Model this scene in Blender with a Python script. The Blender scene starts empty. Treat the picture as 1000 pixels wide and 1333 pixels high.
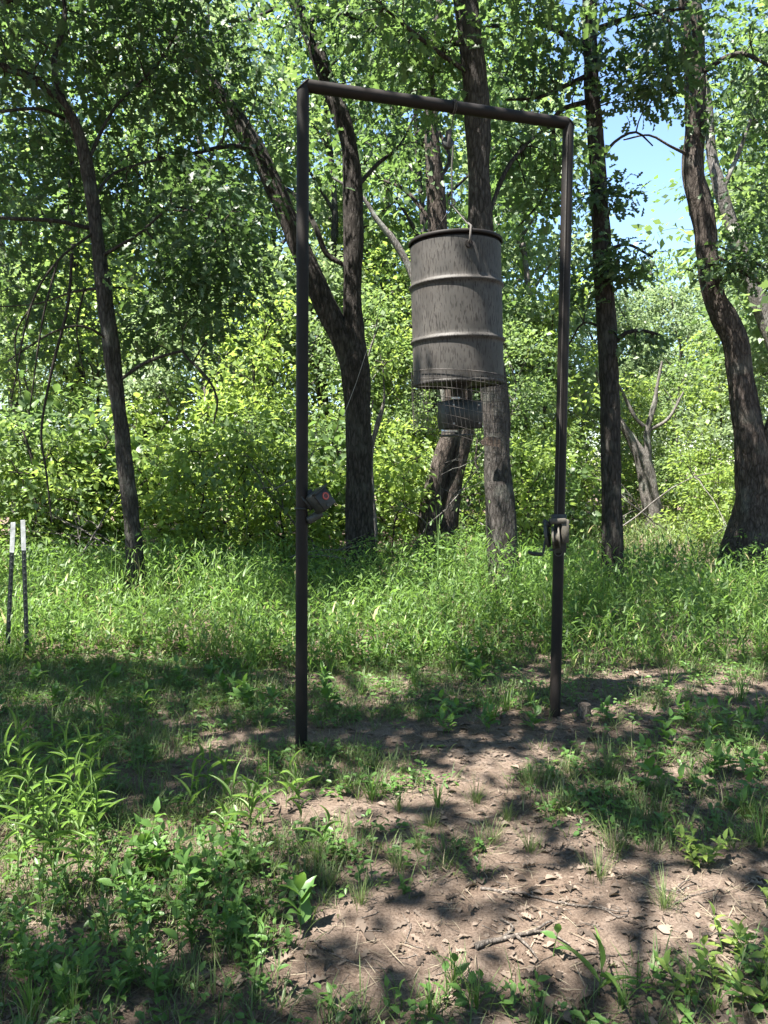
import bpy, math, random
import numpy as np
from mathutils import Vector, Matrix, Euler

# ------------------------------------------------------------------ camera, sky, sun, exposure
SC = bpy.context.scene
COL = SC.collection
F_PX = 1000.0                       # focal length in photograph pixels (1000 x 1333)
CAM_Z = 1.65
PITCH = math.atan(54.5 / F_PX)      # looking slightly down
cam = bpy.data.cameras.new("camera")
cam.sensor_fit = 'VERTICAL'
cam.angle = 2 * math.atan(666.5 / F_PX)
cam.clip_start, cam.clip_end = 0.05, 2000
camo = bpy.data.objects.new("camera", cam)
camo.location = (0, 0, CAM_Z)
camo.rotation_euler = (math.radians(90) - PITCH, 0, 0)
COL.objects.link(camo)
SC.camera = camo

SUN_EL = math.radians(64)
SUN_DIR = Vector((-0.81, -0.586, 0)).normalized() * math.cos(SUN_EL) + Vector((0, 0, math.sin(SUN_EL)))
w = bpy.data.worlds.new("World"); SC.world = w; w.use_nodes = True
nt = w.node_tree
sky = nt.nodes.new("ShaderNodeTexSky"); sky.sky_type = 'NISHITA'; sky.sun_disc = False
sky.sun_elevation = SUN_EL
sky.sun_rotation = math.atan2(SUN_DIR.x, SUN_DIR.y)
sky.air_density = 1.0; sky.dust_density = 0.2; sky.ozone_density = 3.0
nt.links.new(sky.outputs[0], nt.nodes["Background"].inputs[0])
nt.nodes["Background"].inputs[1].default_value = 0.068
sl = bpy.data.lights.new("sun", 'SUN'); sl.energy = 5.0; sl.angle = math.radians(0.53); sl.color = (1.0, 0.95, 0.87)
so = bpy.data.objects.new("sun", sl); COL.objects.link(so)
so.rotation_euler = SUN_DIR.to_track_quat('Z', 'Y').to_euler(); so.location = SUN_DIR * 60
SC.view_settings.view_transform = 'Standard'; SC.view_settings.look = 'None'
SC.view_settings.exposure = 2.6; SC.view_settings.gamma = 1.0
SC.view_settings.use_curve_mapping = False
SC.cycles.use_denoising = True
SC.cycles.max_bounces = 8; SC.cycles.diffuse_bounces = 4; SC.cycles.glossy_bounces = 2
SC.cycles.sample_clamp_indirect = 6.0

# ------------------------------------------------------------------ helpers
rng = np.random.default_rng(7)
A = np.array

def P(px, py, d):
    """world point at photograph pixel (px,py) and forward distance y = d"""
    u, v = (px - 500) / F_PX, (666.5 - py) / F_PX
    c, s = math.cos(PITCH), math.sin(PITCH)
    ray = A([u, c + v * s, -s + v * c])
    return A([0, 0, CAM_Z]) + ray * (d / ray[1])

def G(px, py):
    """point of the level ground seen at a photograph pixel"""
    a = P(px, py, 1.0) - A([0, 0, CAM_Z])
    t = -CAM_Z / a[2]
    return a[0] * t, a[1] * t

def vnoise(p, seed=0):
    p = np.asarray(p, float); i = np.floor(p).astype(np.int64); f = p - i; f = f * f * (3 - 2 * f)
    def h(ix, iy, iz):
        n = (ix * 374761393 + iy * 668265263 + iz * 2147483647 + seed * 1274126177) & 0xffffffff
        n = ((n ^ (n >> 13)) * 1274126177) & 0xffffffff
        return ((n ^ (n >> 16)) & 0xffff) / 65535.0
    r = 0
    for dx in (0, 1):
        for dy in (0, 1):
            for dz in (0, 1):
                wgt = (f[..., 0] if dx else 1 - f[..., 0]) * (f[..., 1] if dy else 1 - f[..., 1]) * (f[..., 2] if dz else 1 - f[..., 2])
                r = r + wgt * h(i[..., 0] + dx, i[..., 1] + dy, i[..., 2] + dz)
    return r * 2 - 1

def n2(x, y, s, seed=0):
    x, y = np.broadcast_arrays(np.asarray(x, float), np.asarray(y, float))
    return vnoise(np.stack([x / s, y / s, np.full_like(x, 0.37)], -1), seed)

def hgt(x, y):
    """ground height"""
    return 0.045 * n2(x, y, 1.7, 1) + 0.018 * n2(x, y, 0.45, 2) + 0.010 * n2(x, y, 0.14, 3) + 0.005 * n2(x, y, 0.065, 4)

def nrm(v):
    v = np.asarray(v, float)
    return v / np.maximum(np.linalg.norm(v, axis=-1, keepdims=True), 1e-9)

class MB:
    """collects arrays of vertices and faces and links them as one mesh object"""
    def __init__(s): s.v, s.f, s.m, s.t, s.n = [], [], [], [], 0
    def add(s, v, f, mat=0, tint=None):
        v = np.asarray(v, float).reshape(-1, 3); f = np.asarray(f, np.int64)
        s.v.append(v); s.f.append(f + s.n); s.m.append(np.full(len(f), mat)); s.n += len(v)
        s.t.append(np.full(len(f), 0.5) if tint is None else np.asarray(tint, float))
        return s
    def mesh(s, name, mats, smooth=True, tint=False):
        me = bpy.data.meshes.new(name)
        v = np.concatenate(s.v); nf = sum(len(f) for f in s.f)
        loops = np.concatenate([f.ravel() for f in s.f])
        size = np.concatenate([np.full(len(f), f.shape[1]) for f in s.f])
        me.vertices.add(len(v)); me.vertices.foreach_set("co", v.astype(np.float32).ravel())
        me.loops.add(len(loops)); me.loops.foreach_set("vertex_index", loops.astype(np.int32))
        me.polygons.add(nf)
        me.polygons.foreach_set("loop_start", (np.cumsum(size) - size).astype(np.int32))
        me.polygons.foreach_set("loop_total", size.astype(np.int32))
        me.polygons.foreach_set("material_index", np.concatenate(s.m).astype(np.int32))
        me.polygons.foreach_set("use_smooth", np.full(nf, smooth))
        for m in (mats if isinstance(mats, (list, tuple)) else [mats]): me.materials.append(m)
        if tint:
            a = me.attributes.new("tint", 'FLOAT', 'FACE'); a.data.foreach_set("value", np.concatenate(s.t).astype(np.float32))
        me.update(calc_edges=True)
        return me
    def obj(s, name, mats, parent=None, smooth=True, tint=False, loc=None):
        return link(name, s.mesh(name, mats, smooth, tint), parent, loc)

def link(name, data, parent=None, loc=None):
    o = bpy.data.objects.new(name, data); COL.objects.link(o)
    if parent is not None: o.parent = parent
    if loc is not None: o.location = loc
    return o

def tag(o, label=None, cat=None, group=None, kind=None):
    for k, v in (("label", label), ("category", cat), ("group", group), ("kind", kind)):
        if v: o[k] = v
    return o

def thing(name, label, cat, loc=(0, 0, 0), group=None, rot=(0, 0, 0)):
    o = link(name, None, None, loc); o.rotation_euler = rot; o.empty_display_size = 0.1
    return tag(o, label, cat, group)

def copy_tree(root, loc, rotz=0.0, scale=1.0, label=None, group=None):
    r = root.copy(); COL.objects.link(r); r.location = loc; r.rotation_euler = (0, 0, rotz)
    r.scale = (scale,) * 3 if not hasattr(scale, "__len__") else scale
    if label: r["label"] = label
    if group: r["group"] = group
    for ch in list(root.children):
        c = ch.copy(); COL.objects.link(c); c.parent = r
        for g in ch.children:
            d = g.copy(); COL.objects.link(d); d.parent = c
    return r

def resample(pts, rad, step):
    """Catmull-Rom through control points, one point about every step metres"""
    pts, rad = np.asarray(pts, float), np.asarray(rad, float)
    e = np.concatenate([[2 * pts[0] - pts[1]], pts, [2 * pts[-1] - pts[-2]]])
    out, ro = [], []
    for i in range(len(pts) - 1):
        p0, p1, p2, p3 = e[i:i + 4]
        n = max(1, int(np.linalg.norm(p2 - p1) / step))
        for t in np.linspace(0, 1, n, endpoint=False):
            out.append(0.5 * (2 * p1 + (p2 - p0) * t + (2 * p0 - 5 * p1 + 4 * p2 - p3) * t * t + (3 * p1 - p0 - 3 * p2 + p3) * t ** 3))
            ro.append(rad[i] * (1 - t) + rad[i + 1] * t)
    out.append(pts[-1]); ro.append(rad[-1])
    return A(out), A(ro)

def tube(mb, pts, rad, seg=8, mat=0, cap=True, rough=0.0, seed=0, tint=None):
    pts = np.asarray(pts, float); n = len(pts); rad = np.broadcast_to(np.asarray(rad, float), (n,))
    tg = nrm(np.gradient(pts, axis=0))
    ref = A([1.0, 0, 0]) if abs(tg[0][0]) < 0.8 else A([0, 1.0, 0])
    u = np.zeros((n, 3)); cur = nrm(np.cross(tg[0], ref))
    for i in range(n):
        cur = nrm(cur - tg[i] * np.dot(cur, tg[i])); u[i] = cur
    vv = np.cross(tg, u)
    th = np.linspace(0, 2 * math.pi, seg, endpoint=False)
    R = np.repeat(rad[:, None], seg, 1)
    if rough:
        s = np.concatenate([[0], np.cumsum(np.linalg.norm(np.diff(pts, axis=0), axis=1))])
        q = np.stack([np.cos(th)[None] * R, np.sin(th)[None] * R, np.repeat(s[:, None], seg, 1)], -1)
        R = R + rough * (0.9 * vnoise(q * A([34, 34, 5]), seed) + 0.8 * vnoise(q * A([14, 14, 2.2]), seed + 5)) + 0.12 * R * vnoise(q * A([4, 4, 1.6]), seed + 9)
    v = pts[:, None] + R[..., None] * (np.cos(th)[None, :, None] * u[:, None] + np.sin(th)[None, :, None] * vv[:, None])
    i = np.arange(n - 1)[:, None] * seg; j = np.arange(seg)[None]; k = (j + 1) % seg
    f = np.stack([i + j, i + k, i + seg + k, i + seg + j], -1).reshape(-1, 4)
    mb.add(v, f, mat, None if tint is None else np.full(len(f), tint))
    if cap:
        for r0, flip in ((0, True), (n - 1, False)):
            c = pts[r0][None]; ring = v[r0]
            ff = A([[seg, (a + 1) % seg, a] if flip else [seg, a, (a + 1) % seg] for a in range(seg)])
            mb.add(np.concatenate([ring, c]), ff, mat)
    return mb

def lathe(mb, prof, seg=48, mat=0, centre=(0, 0, 0)):
    prof = A(prof, float); n = len(prof); th = np.linspace(0, 2 * math.pi, seg, endpoint=False)
    v = np.stack([prof[:, 0, None] * np.cos(th), prof[:, 0, None] * np.sin(th), np.repeat(prof[:, 1, None], seg, 1)], -1) + A(centre)
    i = np.arange(n - 1)[:, None] * seg; j = np.arange(seg)[None]; k = (j + 1) % seg
    mb.add(v, np.stack([i + j, i + k, i + seg + k, i + seg + j], -1).reshape(-1, 4), mat)
    return mb

def box(mb, c, s, rot=None, mat=0, bev=0.12):
    """box with chamfered edges: centre c, full size s"""
    s = A(s, float) / 2; b = min(s) * bev * 2
    vs, idx = [], {}
    for ax in range(3):
        for sg in np.ndindex(2, 2, 2):
            q = A([1 if g else -1 for g in sg]) * (s - b); q[ax] = (1 if sg[ax] else -1) * s[ax]
            idx[(ax, sg)] = len(vs); vs.append(q)
    quads, tris = [], []
    for ax in range(3):
        o = [a for a in range(3) if a != ax]
        for g in (0, 1):
            ring = []
            for (p, q) in ((0, 0), (1, 0), (1, 1), (0, 1)):
                t = [0, 0, 0]; t[ax] = g; t[o[0]] = p; t[o[1]] = q; ring.append(idx[(ax, tuple(t))])
            quads.append(ring)
        for (p, q) in ((0, 0), (1, 0), (1, 1), (0, 1)):
            t0 = [0, 0, 0]; t0[o[0]] = p; t0[o[1]] = q; t1 = list(t0); t1[ax] = 1
            quads.append([idx[(o[0], tuple(t0))], idx[(o[0], tuple(t1))], idx[(o[1], tuple(t1))], idx[(o[1], tuple(t0))]])
    for sg in np.ndindex(2, 2, 2): tris.append([idx[(a, sg)] for a in range(3)])
    v = A(vs)
    def fix(fs):
        out = []
        for f in fs:
            p = v[f]; nn = np.cross(p[1] - p[0], p[2] - p[0])
            out.append(f if np.dot(nn, p.mean(0)) > 0 else f[::-1])
        return out
    quads, tris = fix(quads), fix(tris)
    if rot is not None: v = v @ A(rot).T
    v = v + A(c, float); n0 = mb.n
    mb.add(v, quads, mat); mb.f.append(A(tris) + n0); mb.m.append(np.full(8, mat)); mb.t.append(np.full(8, .5))
    return mb

def rotm(x=0, y=0, z=0): return A(Euler((math.radians(x), math.radians(y), math.radians(z))).to_matrix())

# leaf outlines: (along, across, lift), quads
def half(outline, quads_half, nmid):
    """outline: midrib points first, then one half; mirrored"""
    v = list(outline); k = len(v); m = {}
    for i in range(nmid, k): m[i] = len(v); a, b, c = outline[i]; v.append((a, -b, c))
    q = [list(f) for f in quads_half] + [[m.get(i, i) for i in f][::-1] for f in quads_half]
    return A(v, float), A(q)
RHOMB = (A([(0, 0, 0), (.45, -.5, .1), (1, 0, -.06), (.45, .5, .1)], float), A([[0, 1, 2, 3]]))
OVATE = half([(0, 0, 0), (1, 0, -.1), (.3, .45, .08), (.68, .36, .05)], [[0, 1, 3, 2]], 2)
LANCE = half([(0, 0, 0), (.5, 0, .06), (1, 0, -.16), (.2, .42, .08), (.55, .42, .1)], [[0, 1, 4, 3], [1, 2, 2, 4]], 3)
LANCE = (LANCE[0], A([[0, 1, 4, 3], [1, 2, 4, 4], [3 + 2, 6, 1, 0], [6, 6, 2, 1]]))
LANCE = (A([(0, .06, 0), (0, -.06, 0), (.25, .45, .1), (.25, -.45, .1), (.6, .4, .08), (.6, -.4, .08), (1, .02, -.18), (1, -.02, -.18)], float),
         A([[0, 1, 3, 2], [2, 3, 5, 4], [4, 5, 7, 6]]))
OAK = half([(0, 0, 0), (.36, 0, .02), (.63, 0, .0), (1, .0, -.08), (.2, .34, .09), (.37, .13, .04), (.55, .46, .1), (.66, .16, .03), (.84, .33, .06), (.97, .1, -.04)],
           [[0, 1, 5, 4], [1, 2, 6, 5], [2, 3, 9, 8], [2, 8, 7, 6]], 4)
OAK = (OAK[0], OAK[1])
# broad leaf with a drawn-out tip, for plants near the camera
BROAD = half([(0, 0, 0), (.3, 0, .03), (.65, 0, .02), (1, 0, -.12), (.1, .22, .04), (.33, .5, .1), (.65, .37, .07), (.86, .14, 0)],
             [[0, 1, 5, 4], [1, 2, 6, 5], [2, 3, 7, 6]], 4)

def leaves(mb, pos, D, N, L, W, shape, mat=0, tint=None):
    k = len(pos)
    if k == 0: return mb
    t, q = shape
    D = nrm(D); N = nrm(N - D * np.sum(N * D, -1, keepdims=True)); S = np.cross(N, D)
    L = np.broadcast_to(np.asarray(L, float), (k,)); W = np.broadcast_to(np.asarray(W, float), (k,))
    v = pos[:, None] + D[:, None] * (t[None, :, 0, None] * L[:, None, None]) + S[:, None] * (t[None, :, 1, None] * W[:, None, None]) + N[:, None] * (t[None, :, 2, None] * L[:, None, None])
    f = (np.arange(k) * len(t))[:, None, None] + q[None]
    tint = rng.random(k) if tint is None else tint
    return mb.add(v, f.reshape(-1, q.shape[1]), mat, np.repeat(tint, len(q)))

def blades(mb, base, az, length, lean, bend, width, mat=0, tint=None, segs=4):
    """curved tapering grass blades, all arrays"""
    k = len(base); s = np.linspace(0, 1, segs + 1)
    ang = lean[:, None] + bend[:, None] * s[None]                    # angle from vertical
    stepv = length[:, None] / segs
    hx = np.concatenate([np.zeros((k, 1)), np.cumsum(np.sin(ang[:, :-1]) * stepv, 1)], 1)
    hz = np.concatenate([np.zeros((k, 1)), np.cumsum(np.cos(ang[:, :-1]) * stepv, 1)], 1)
    d = np.stack([np.cos(az), np.sin(az)], -1); side = np.stack([-np.sin(az), np.cos(az)], -1)
    wd = width[:, None] * A([0.6, 1.0, 0.9, 0.6, 0.06] if segs == 4 else np.interp(s, [0, .3, .7, 1], [.6, 1, .7, .06]))[None] / 2
    c = np.concatenate([base[:, None, :2] + d[:, None] * hx[..., None], (base[:, None, 2] + hz)[..., None]], -1)
    sd = np.concatenate([side, np.zeros((k, 1))], -1)[:, None] * wd[..., None]
    v = np.stack([c - sd, c + sd], 2).reshape(k, -1, 3)
    q = A([[2 * i, 2 * i + 1, 2 * i + 3, 2 * i + 2] for i in range(segs)])
    f = (np.arange(k) * (2 * segs + 2))[:, None, None] + q[None]
    tint = rng.random(k) if tint is None else tint
    return mb.add(v, f.reshape(-1, 4), mat, np.repeat(tint, segs))

# ------------------------------------------------------------------ materials
def nodes(name):
    m = bpy.data.materials.new(name); m.use_nodes = True
    t = m.node_tree; b = t.nodes["Principled BSDF"]
    def N(k, **kw):
        n = t.nodes.new("ShaderNode" + k)
        for a, v in kw.items():
            if a.startswith("i_"):
                n.inputs[int(a[2:]) if a[2:].isdigit() else a[2:]].default_value = v
            else: setattr(n, a, v)
        return n
    return m, t, b, N, t.links.new

def ramp(n, stops):
    e = n.color_ramp.elements
    while len(e) < len(stops): e.new(0.5)
    for x, (p, c) in zip(e, stops): x.position = p; x.color = (*c, 1)

def leaf_mat(name, dark, light, trans, tf=0.4, rough=0.45, spec=0.35, dry=None):
    m, t, b, N, L = nodes(name)
    at = N("Attribute", attribute_name="tint"); at.attribute_type = 'GEOMETRY'
    r = N("ValToRGB"); L(at.outputs["Fac"], r.inputs[0])
    ramp(r, [(0, dark), (0.55, tuple((a + c) / 2 for a, c in zip(dark, light))), (0.93, light), (1.0, dry or light)])
    L(r.outputs[0], b.inputs["Base Color"]); b.inputs["Roughness"].default_value = rough
    b.inputs["Specular IOR Level"].default_value = spec
    tr = N("BsdfTranslucent"); mx = N("MixRGB", blend_type='MULTIPLY', i_0=0.5, i_2=(1, 1, 1, 1))
    r2 = N("ValToRGB"); L(at.outputs["Fac"], r2.inputs[0])
    ramp(r2, [(0, tuple(x * .7 for x in trans)), (1, trans)]); L(r2.outputs[0], tr.inputs[0])
    mix = N("MixShader"); mix.inputs[0].default_value = tf
    L(b.outputs[0], mix.inputs[1]); L(tr.outputs[0], mix.inputs[2]); L(mix.outputs[0], t.nodes["Material Output"].inputs[0])
    return m

M = {}
M['oak'] = leaf_mat('oak_leaf', (.030, .056, .028), (.064, .106, .046), (.125, .22, .055))
M['hick'] = leaf_mat('broad_tree_leaf', (.044, .080, .033), (.100, .155, .058), (.20, .33, .08), tf=.42)
M['far'] = leaf_mat('woodland_leaf', (.064, .108, .046), (.158, .225, .086), (.29, .43, .115), tf=.43)
M['hazepale'] = leaf_mat('haze_pale_leaf', (.105, .152, .082), (.205, .268, .140), (.33, .45, .19), tf=.43)  # paler leaves; the paleness imitates haze over the distant trees
M['bush'] = leaf_mat('shrub_leaf', (.080, .138, .034), (.190, .262, .062), (.38, .52, .10), tf=.47)
M['grass'] = leaf_mat('grass_blade', (.040, .086, .022), (.122, .198, .046), (.23, .40, .07), tf=.4, rough=.5, dry=(.26, .22, .11))
M['short'] = leaf_mat('short_grass', (.050, .085, .028), (.125, .165, .055), (.18, .27, .06), tf=.35, rough=.55, dry=(.30, .25, .15))
M['weed'] = leaf_mat('weed_leaf', (.050, .110, .028), (.100, .185, .045), (.18, .34, .05), tf=.38, rough=.42)
M['straw'] = leaf_mat('dry_straw', (.10, .08, .055), (.30, .255, .185), (.2, .16, .1), tf=.2, rough=.7, spec=.2)
M['dead'] = leaf_mat('dead_leaf', (.040, .031, .025), (.185, .145, .115), (.15, .11, .07), tf=.2, rough=.75, spec=.15)

def bark_mat(name, c0, c1, c2, scale=1.0, bump=.8, lichen=0.0):
    m, t, b, N, L = nodes(name)
    tc = N("TexCoord"); mp = N("Mapping"); mp.inputs["Scale"].default_value = (30 * scale, 30 * scale, 8 * scale)
    L(tc.outputs["Object"], mp.inputs[0])
    n1 = N("TexNoise"); n1.inputs["Scale"].default_value = 1.0; n1.inputs["Detail"].default_value = 6; n1.inputs["Roughness"].default_value = .7
    L(mp.outputs[0], n1.inputs[0])
    vo = N("TexVoronoi", feature='DISTANCE_TO_EDGE'); vo.inputs["Scale"].default_value = .9
    ad = N("VectorMath", operation='ADD'); L(mp.outputs[0], ad.inputs[0]); L(n1.outputs["Color"], ad.inputs[1]); L(ad.outputs[0], vo.inputs["Vector"])
    n3 = N("TexNoise"); n3.inputs["Scale"].default_value = 2.3; n3.inputs["Detail"].default_value = 3; L(tc.outputs["Object"], n3.inputs[0])
    r = N("ValToRGB"); ramp(r, [(.25, c0), (.5, c1), (.75, c2)]); L(n1.outputs[0], r.inputs[0])
    cr = N("ValToRGB"); ramp(cr, [(0, (.35, .33, .32)), (.22, (1, 1, 1))]); L(vo.outputs["Distance"], cr.inputs[0])
    mu = N("MixRGB", blend_type='MULTIPLY', i_0=.85); L(r.outputs[0], mu.inputs[1]); L(cr.outputs[0], mu.inputs[2])
    lr = N("ValToRGB"); ramp(lr, [(.56, (0, 0, 0)), (.72, (lichen,) * 3)]); L(n3.outputs[0], lr.inputs[0])
    li = N("MixRGB", i_2=(.26, .28, .24, 1)); L(lr.outputs[0], li.inputs[0]); L(mu.outputs[0], li.inputs[1])
    L(li.outputs[0], b.inputs["Base Color"]); b.inputs["Roughness"].default_value = .92; b.inputs["Specular IOR Level"].default_value = .15
    mm = N("MixRGB", blend_type='MULTIPLY', i_0=1.0); L(n1.outputs[0], mm.inputs[1]); L(cr.outputs[0], mm.inputs[2])
    bp = N("Bump"); bp.inputs["Strength"].default_value = bump; bp.inputs["Distance"].default_value = .03
    L(mm.outputs[0], bp.inputs["Height"]); L(bp.outputs[0], b.inputs["Normal"])
    return m
M['bark'] = bark_mat('oak_bark', (.022, .020, .018), (.052, .047, .043), (.115, .104, .096), lichen=.25)
M['barkd'] = bark_mat('dark_bark', (.015, .0135, .0120), (.038, .0335, .030), (.092, .081, .073), scale=.8, lichen=.12)
M['barkb'] = bark_mat('brown_bark', (.026, .021, .018), (.062, .051, .044), (.135, .113, .098), scale=.85, lichen=.15)
M['barkg'] = bark_mat('grey_bark', (.07, .064, .058), (.14, .13, .12), (.24, .225, .21), scale=1.2, bump=.5, lichen=.6)
M['twig'] = bark_mat('twig_bark', (.022, .019, .016), (.048, .041, .035), (.09, .078, .066), scale=2, bump=.3)
M['stick'] = bark_mat('dead_stick', (.06, .050, .042), (.125, .107, .092), (.21, .188, .168), scale=2.5, bump=.5)

def metal_mat(name, c, c2, rough=.6, metallic=0.0, scale=14, amount=.5, bump=.15, spec=.4):
    m, t, b, N, L = nodes(name)
    tc = N("TexCoord"); n1 = N("TexNoise"); n1.inputs["Scale"].default_value = scale; n1.inputs["Detail"].default_value = 7; n1.inputs["Roughness"].default_value = .65
    L(tc.outputs["Object"], n1.inputs[0])
    r = N("ValToRGB"); ramp(r, [(.5 - amount * .3, c), (.5 + amount * .3, c2)]); L(n1.outputs[0], r.inputs[0]); L(r.outputs[0], b.inputs["Base Color"])
    b.inputs["Roughness"].default_value = rough; b.inputs["Metallic"].default_value = metallic; b.inputs["Specular IOR Level"].default_value = spec
    bp = N("Bump"); bp.inputs["Strength"].default_value = bump; bp.inputs["Distance"].default_value = .004
    L(n1.outputs[0], bp.inputs["Height"]); L(bp.outputs[0], b.inputs["Normal"])
    return m
M['pipe'] = metal_mat('rusty_brown_pipe', (.0062, .0054, .0052), (.0150, .0110, .0095), rough=.62, scale=9, amount=.7, bump=.4, spec=.22)
M['blackbox'] = metal_mat('dark_plastic', (.009, .0105, .0105), (.017, .019, .018), rough=.5, scale=40, bump=.05)
M['camo'] = metal_mat('drab_grey_plastic', (.020, .0225, .0215), (.040, .042, .038), rough=.55, scale=30, bump=.05)
M['red'] = metal_mat('red_plastic', (.34, .06, .05), (.42, .09, .075), rough=.35, scale=30, bump=.02)
M['redd'] = metal_mat('dark_red_plastic', (.06, .010, .009), (.09, .016, .014), rough=.3, scale=30, bump=.02)
M['tan'] = metal_mat('tan_painted_steel', (.042, .038, .030), (.080, .071, .056), rough=.7, scale=35)
M['steel'] = metal_mat('dull_galvanised_wire', (.20, .19, .18), (.36, .35, .34), rough=.5, metallic=.7, scale=60)
M['rust'] = metal_mat('rusted_wire', (.038, .034, .031), (.085, .076, .069), rough=.8, scale=60)
M['tpost'] = metal_mat('dark_green_paint', (.006, .010, .009), (.012, .018, .016), rough=.5, scale=30)
M['tpw'] = metal_mat('white_post_paint', (.22, .23, .23), (.42, .44, .44), rough=.45, scale=20)
M['alu'] = metal_mat('bright_sheet_metal', (.5, .5, .5), (.7, .7, .7), rough=.35, metallic=.8, scale=30)
M['plank'] = bark_mat('weathered_board', (.05, .04, .035), (.10, .075, .06), (.16, .12, .1), scale=1.5, bump=.3)

def drum_mat():
    m, t, b, N, L = nodes('bark_patterned_drum_paint')
    tc = N("TexCoord")
    def nz(sc, detail=4, rough=.6):
        mp = N("Mapping"); mp.inputs["Scale"].default_value = sc; L(tc.outputs["Object"], mp.inputs[0])
        n = N("TexNoise"); n.inputs["Scale"].default_value = 1; n.inputs["Detail"].default_value = detail; n.inputs["Roughness"].default_value = rough
        L(mp.outputs[0], n.inputs[0]); return n
    s1, s2, s3 = nz((120, 120, 22), 2, .5), nz((9, 9, 5), 5), nz((3.5, 3.5, 3.5), 4)
    r1 = N("ValToRGB"); ramp(r1, [(.30, (.10, .085, .075)), (.40, (.30, .26, .23)), (.46, (1, 1, 1))]); L(s1.outputs[0], r1.inputs[0])
    r2 = N("ValToRGB"); ramp(r2, [(.3, (.032, .030, .027)), (.55, (.047, .043, .039)), (.75, (.066, .061, .055))]); L(s2.outputs[0], r2.inputs[0])
    mu = N("MixRGB", blend_type='MULTIPLY', i_0=.8); L(r2.outputs[0], mu.inputs[1]); L(r1.outputs[0], mu.inputs[2])
    r3 = N("ValToRGB"); ramp(r3, [(.5, (0, 0, 0)), (.72, (.55,) * 3)]); L(s3.outputs[0], r3.inputs[0])
    mx = N("MixRGB", i_2=(.036, .029, .024, 1)); L(r3.outputs[0], mx.inputs[0]); L(mu.outputs[0], mx.inputs[1])
    L(mx.outputs[0], b.inputs["Base Color"]); b.inputs["Roughness"].default_value = .62; b.inputs["Specular IOR Level"].default_value = .3
    bp = N("Bump"); bp.inputs["Strength"].default_value = .2; bp.inputs["Distance"].default_value = .004
    L(s3.outputs[0], bp.inputs["Height"]); L(bp.outputs[0], b.inputs["Normal"])
    return m
M['drum'] = drum_mat()

def ground_mat():
    m, t, b, N, L = nodes('bare_soil')
    tc = N("TexCoord")
    def nz(s, d=6, r=.6):
        n = N("TexNoise"); n.inputs["Scale"].default_value = s; n.inputs["Detail"].default_value = d; n.inputs["Roughness"].default_value = r
        L(tc.outputs["Object"], n.inputs[0]); return n
    a, c, e = nz(1.3), nz(14, 10, .78), nz(110, 6, .75)
    r1 = N("ValToRGB"); ramp(r1, [(.3, (.115, .085, .066)), (.52, (.185, .143, .115)), (.72, (.265, .213, .176))]); L(c.outputs[0], r1.inputs[0])
    r2 = N("ValToRGB"); ramp(r2, [(.35, (.72, .68, .64)), (.65, (1, 1, 1))]); L(a.outputs[0], r2.inputs[0])
    r3 = N("ValToRGB"); ramp(r3, [(.36, (.34, .31, .29)), (.55, (1, 1, 1))]); L(e.outputs[0], r3.inputs[0])
    m1 = N("MixRGB", blend_type='MULTIPLY', i_0=1.0); L(r1.outputs[0], m1.inputs[1]); L(r2.outputs[0], m1.inputs[2])
    m2 = N("MixRGB", blend_type='MULTIPLY', i_0=.8); L(m1.outputs[0], m2.inputs[1]); L(r3.outputs[0], m2.inputs[2])
    L(m2.outputs[0], b.inputs["Base Color"]); b.inputs["Roughness"].default_value = .95; b.inputs["Specular IOR Level"].default_value = .1
    bp = N("Bump"); bp.inputs["Strength"].default_value = 1.0; bp.inputs["Distance"].default_value = .02
    ad = N("MixRGB", blend_type='ADD', i_0=.5); L(c.outputs[0], ad.inputs[1]); L(e.outputs[0], ad.inputs[2])
    L(ad.outputs[0], bp.inputs["Height"]); L(bp.outputs[0], b.inputs["Normal"])
    return m
M['ground'] = ground_mat()

# ------------------------------------------------------------------ ground
def axis(lo, hi, step, far):
    core = np.arange(lo, hi + 1e-6, step); out_hi, out_lo = [], []; s, p = step, hi
    while p < far: s *= 1.18; p += s; out_hi.append(p)
    s, p = step, lo
    while p > -far: s *= 1.18; p -= s; out_lo.append(p)
    return np.concatenate([out_lo[::-1], core, out_hi])
gx, gy = axis(-3.6, 3.6, .03, 400), axis(1.7, 6.8, .028, 400)
XX, YY = np.meshgrid(gx, gy)
ZZ = hgt(XX, YY)
mb = MB(); nx = len(gx); ii = (np.arange(len(gy) - 1)[:, None] * nx + np.arange(nx - 1)[None])
mb.add(np.stack([XX, YY, ZZ], -1), np.stack([ii, ii + 1, ii + nx + 1, ii + nx], -1).reshape(-1, 4))
tag(mb.obj('ground', M['ground']), 'brown bare soil of the woodland clearing', None, None, 'structure')

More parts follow.
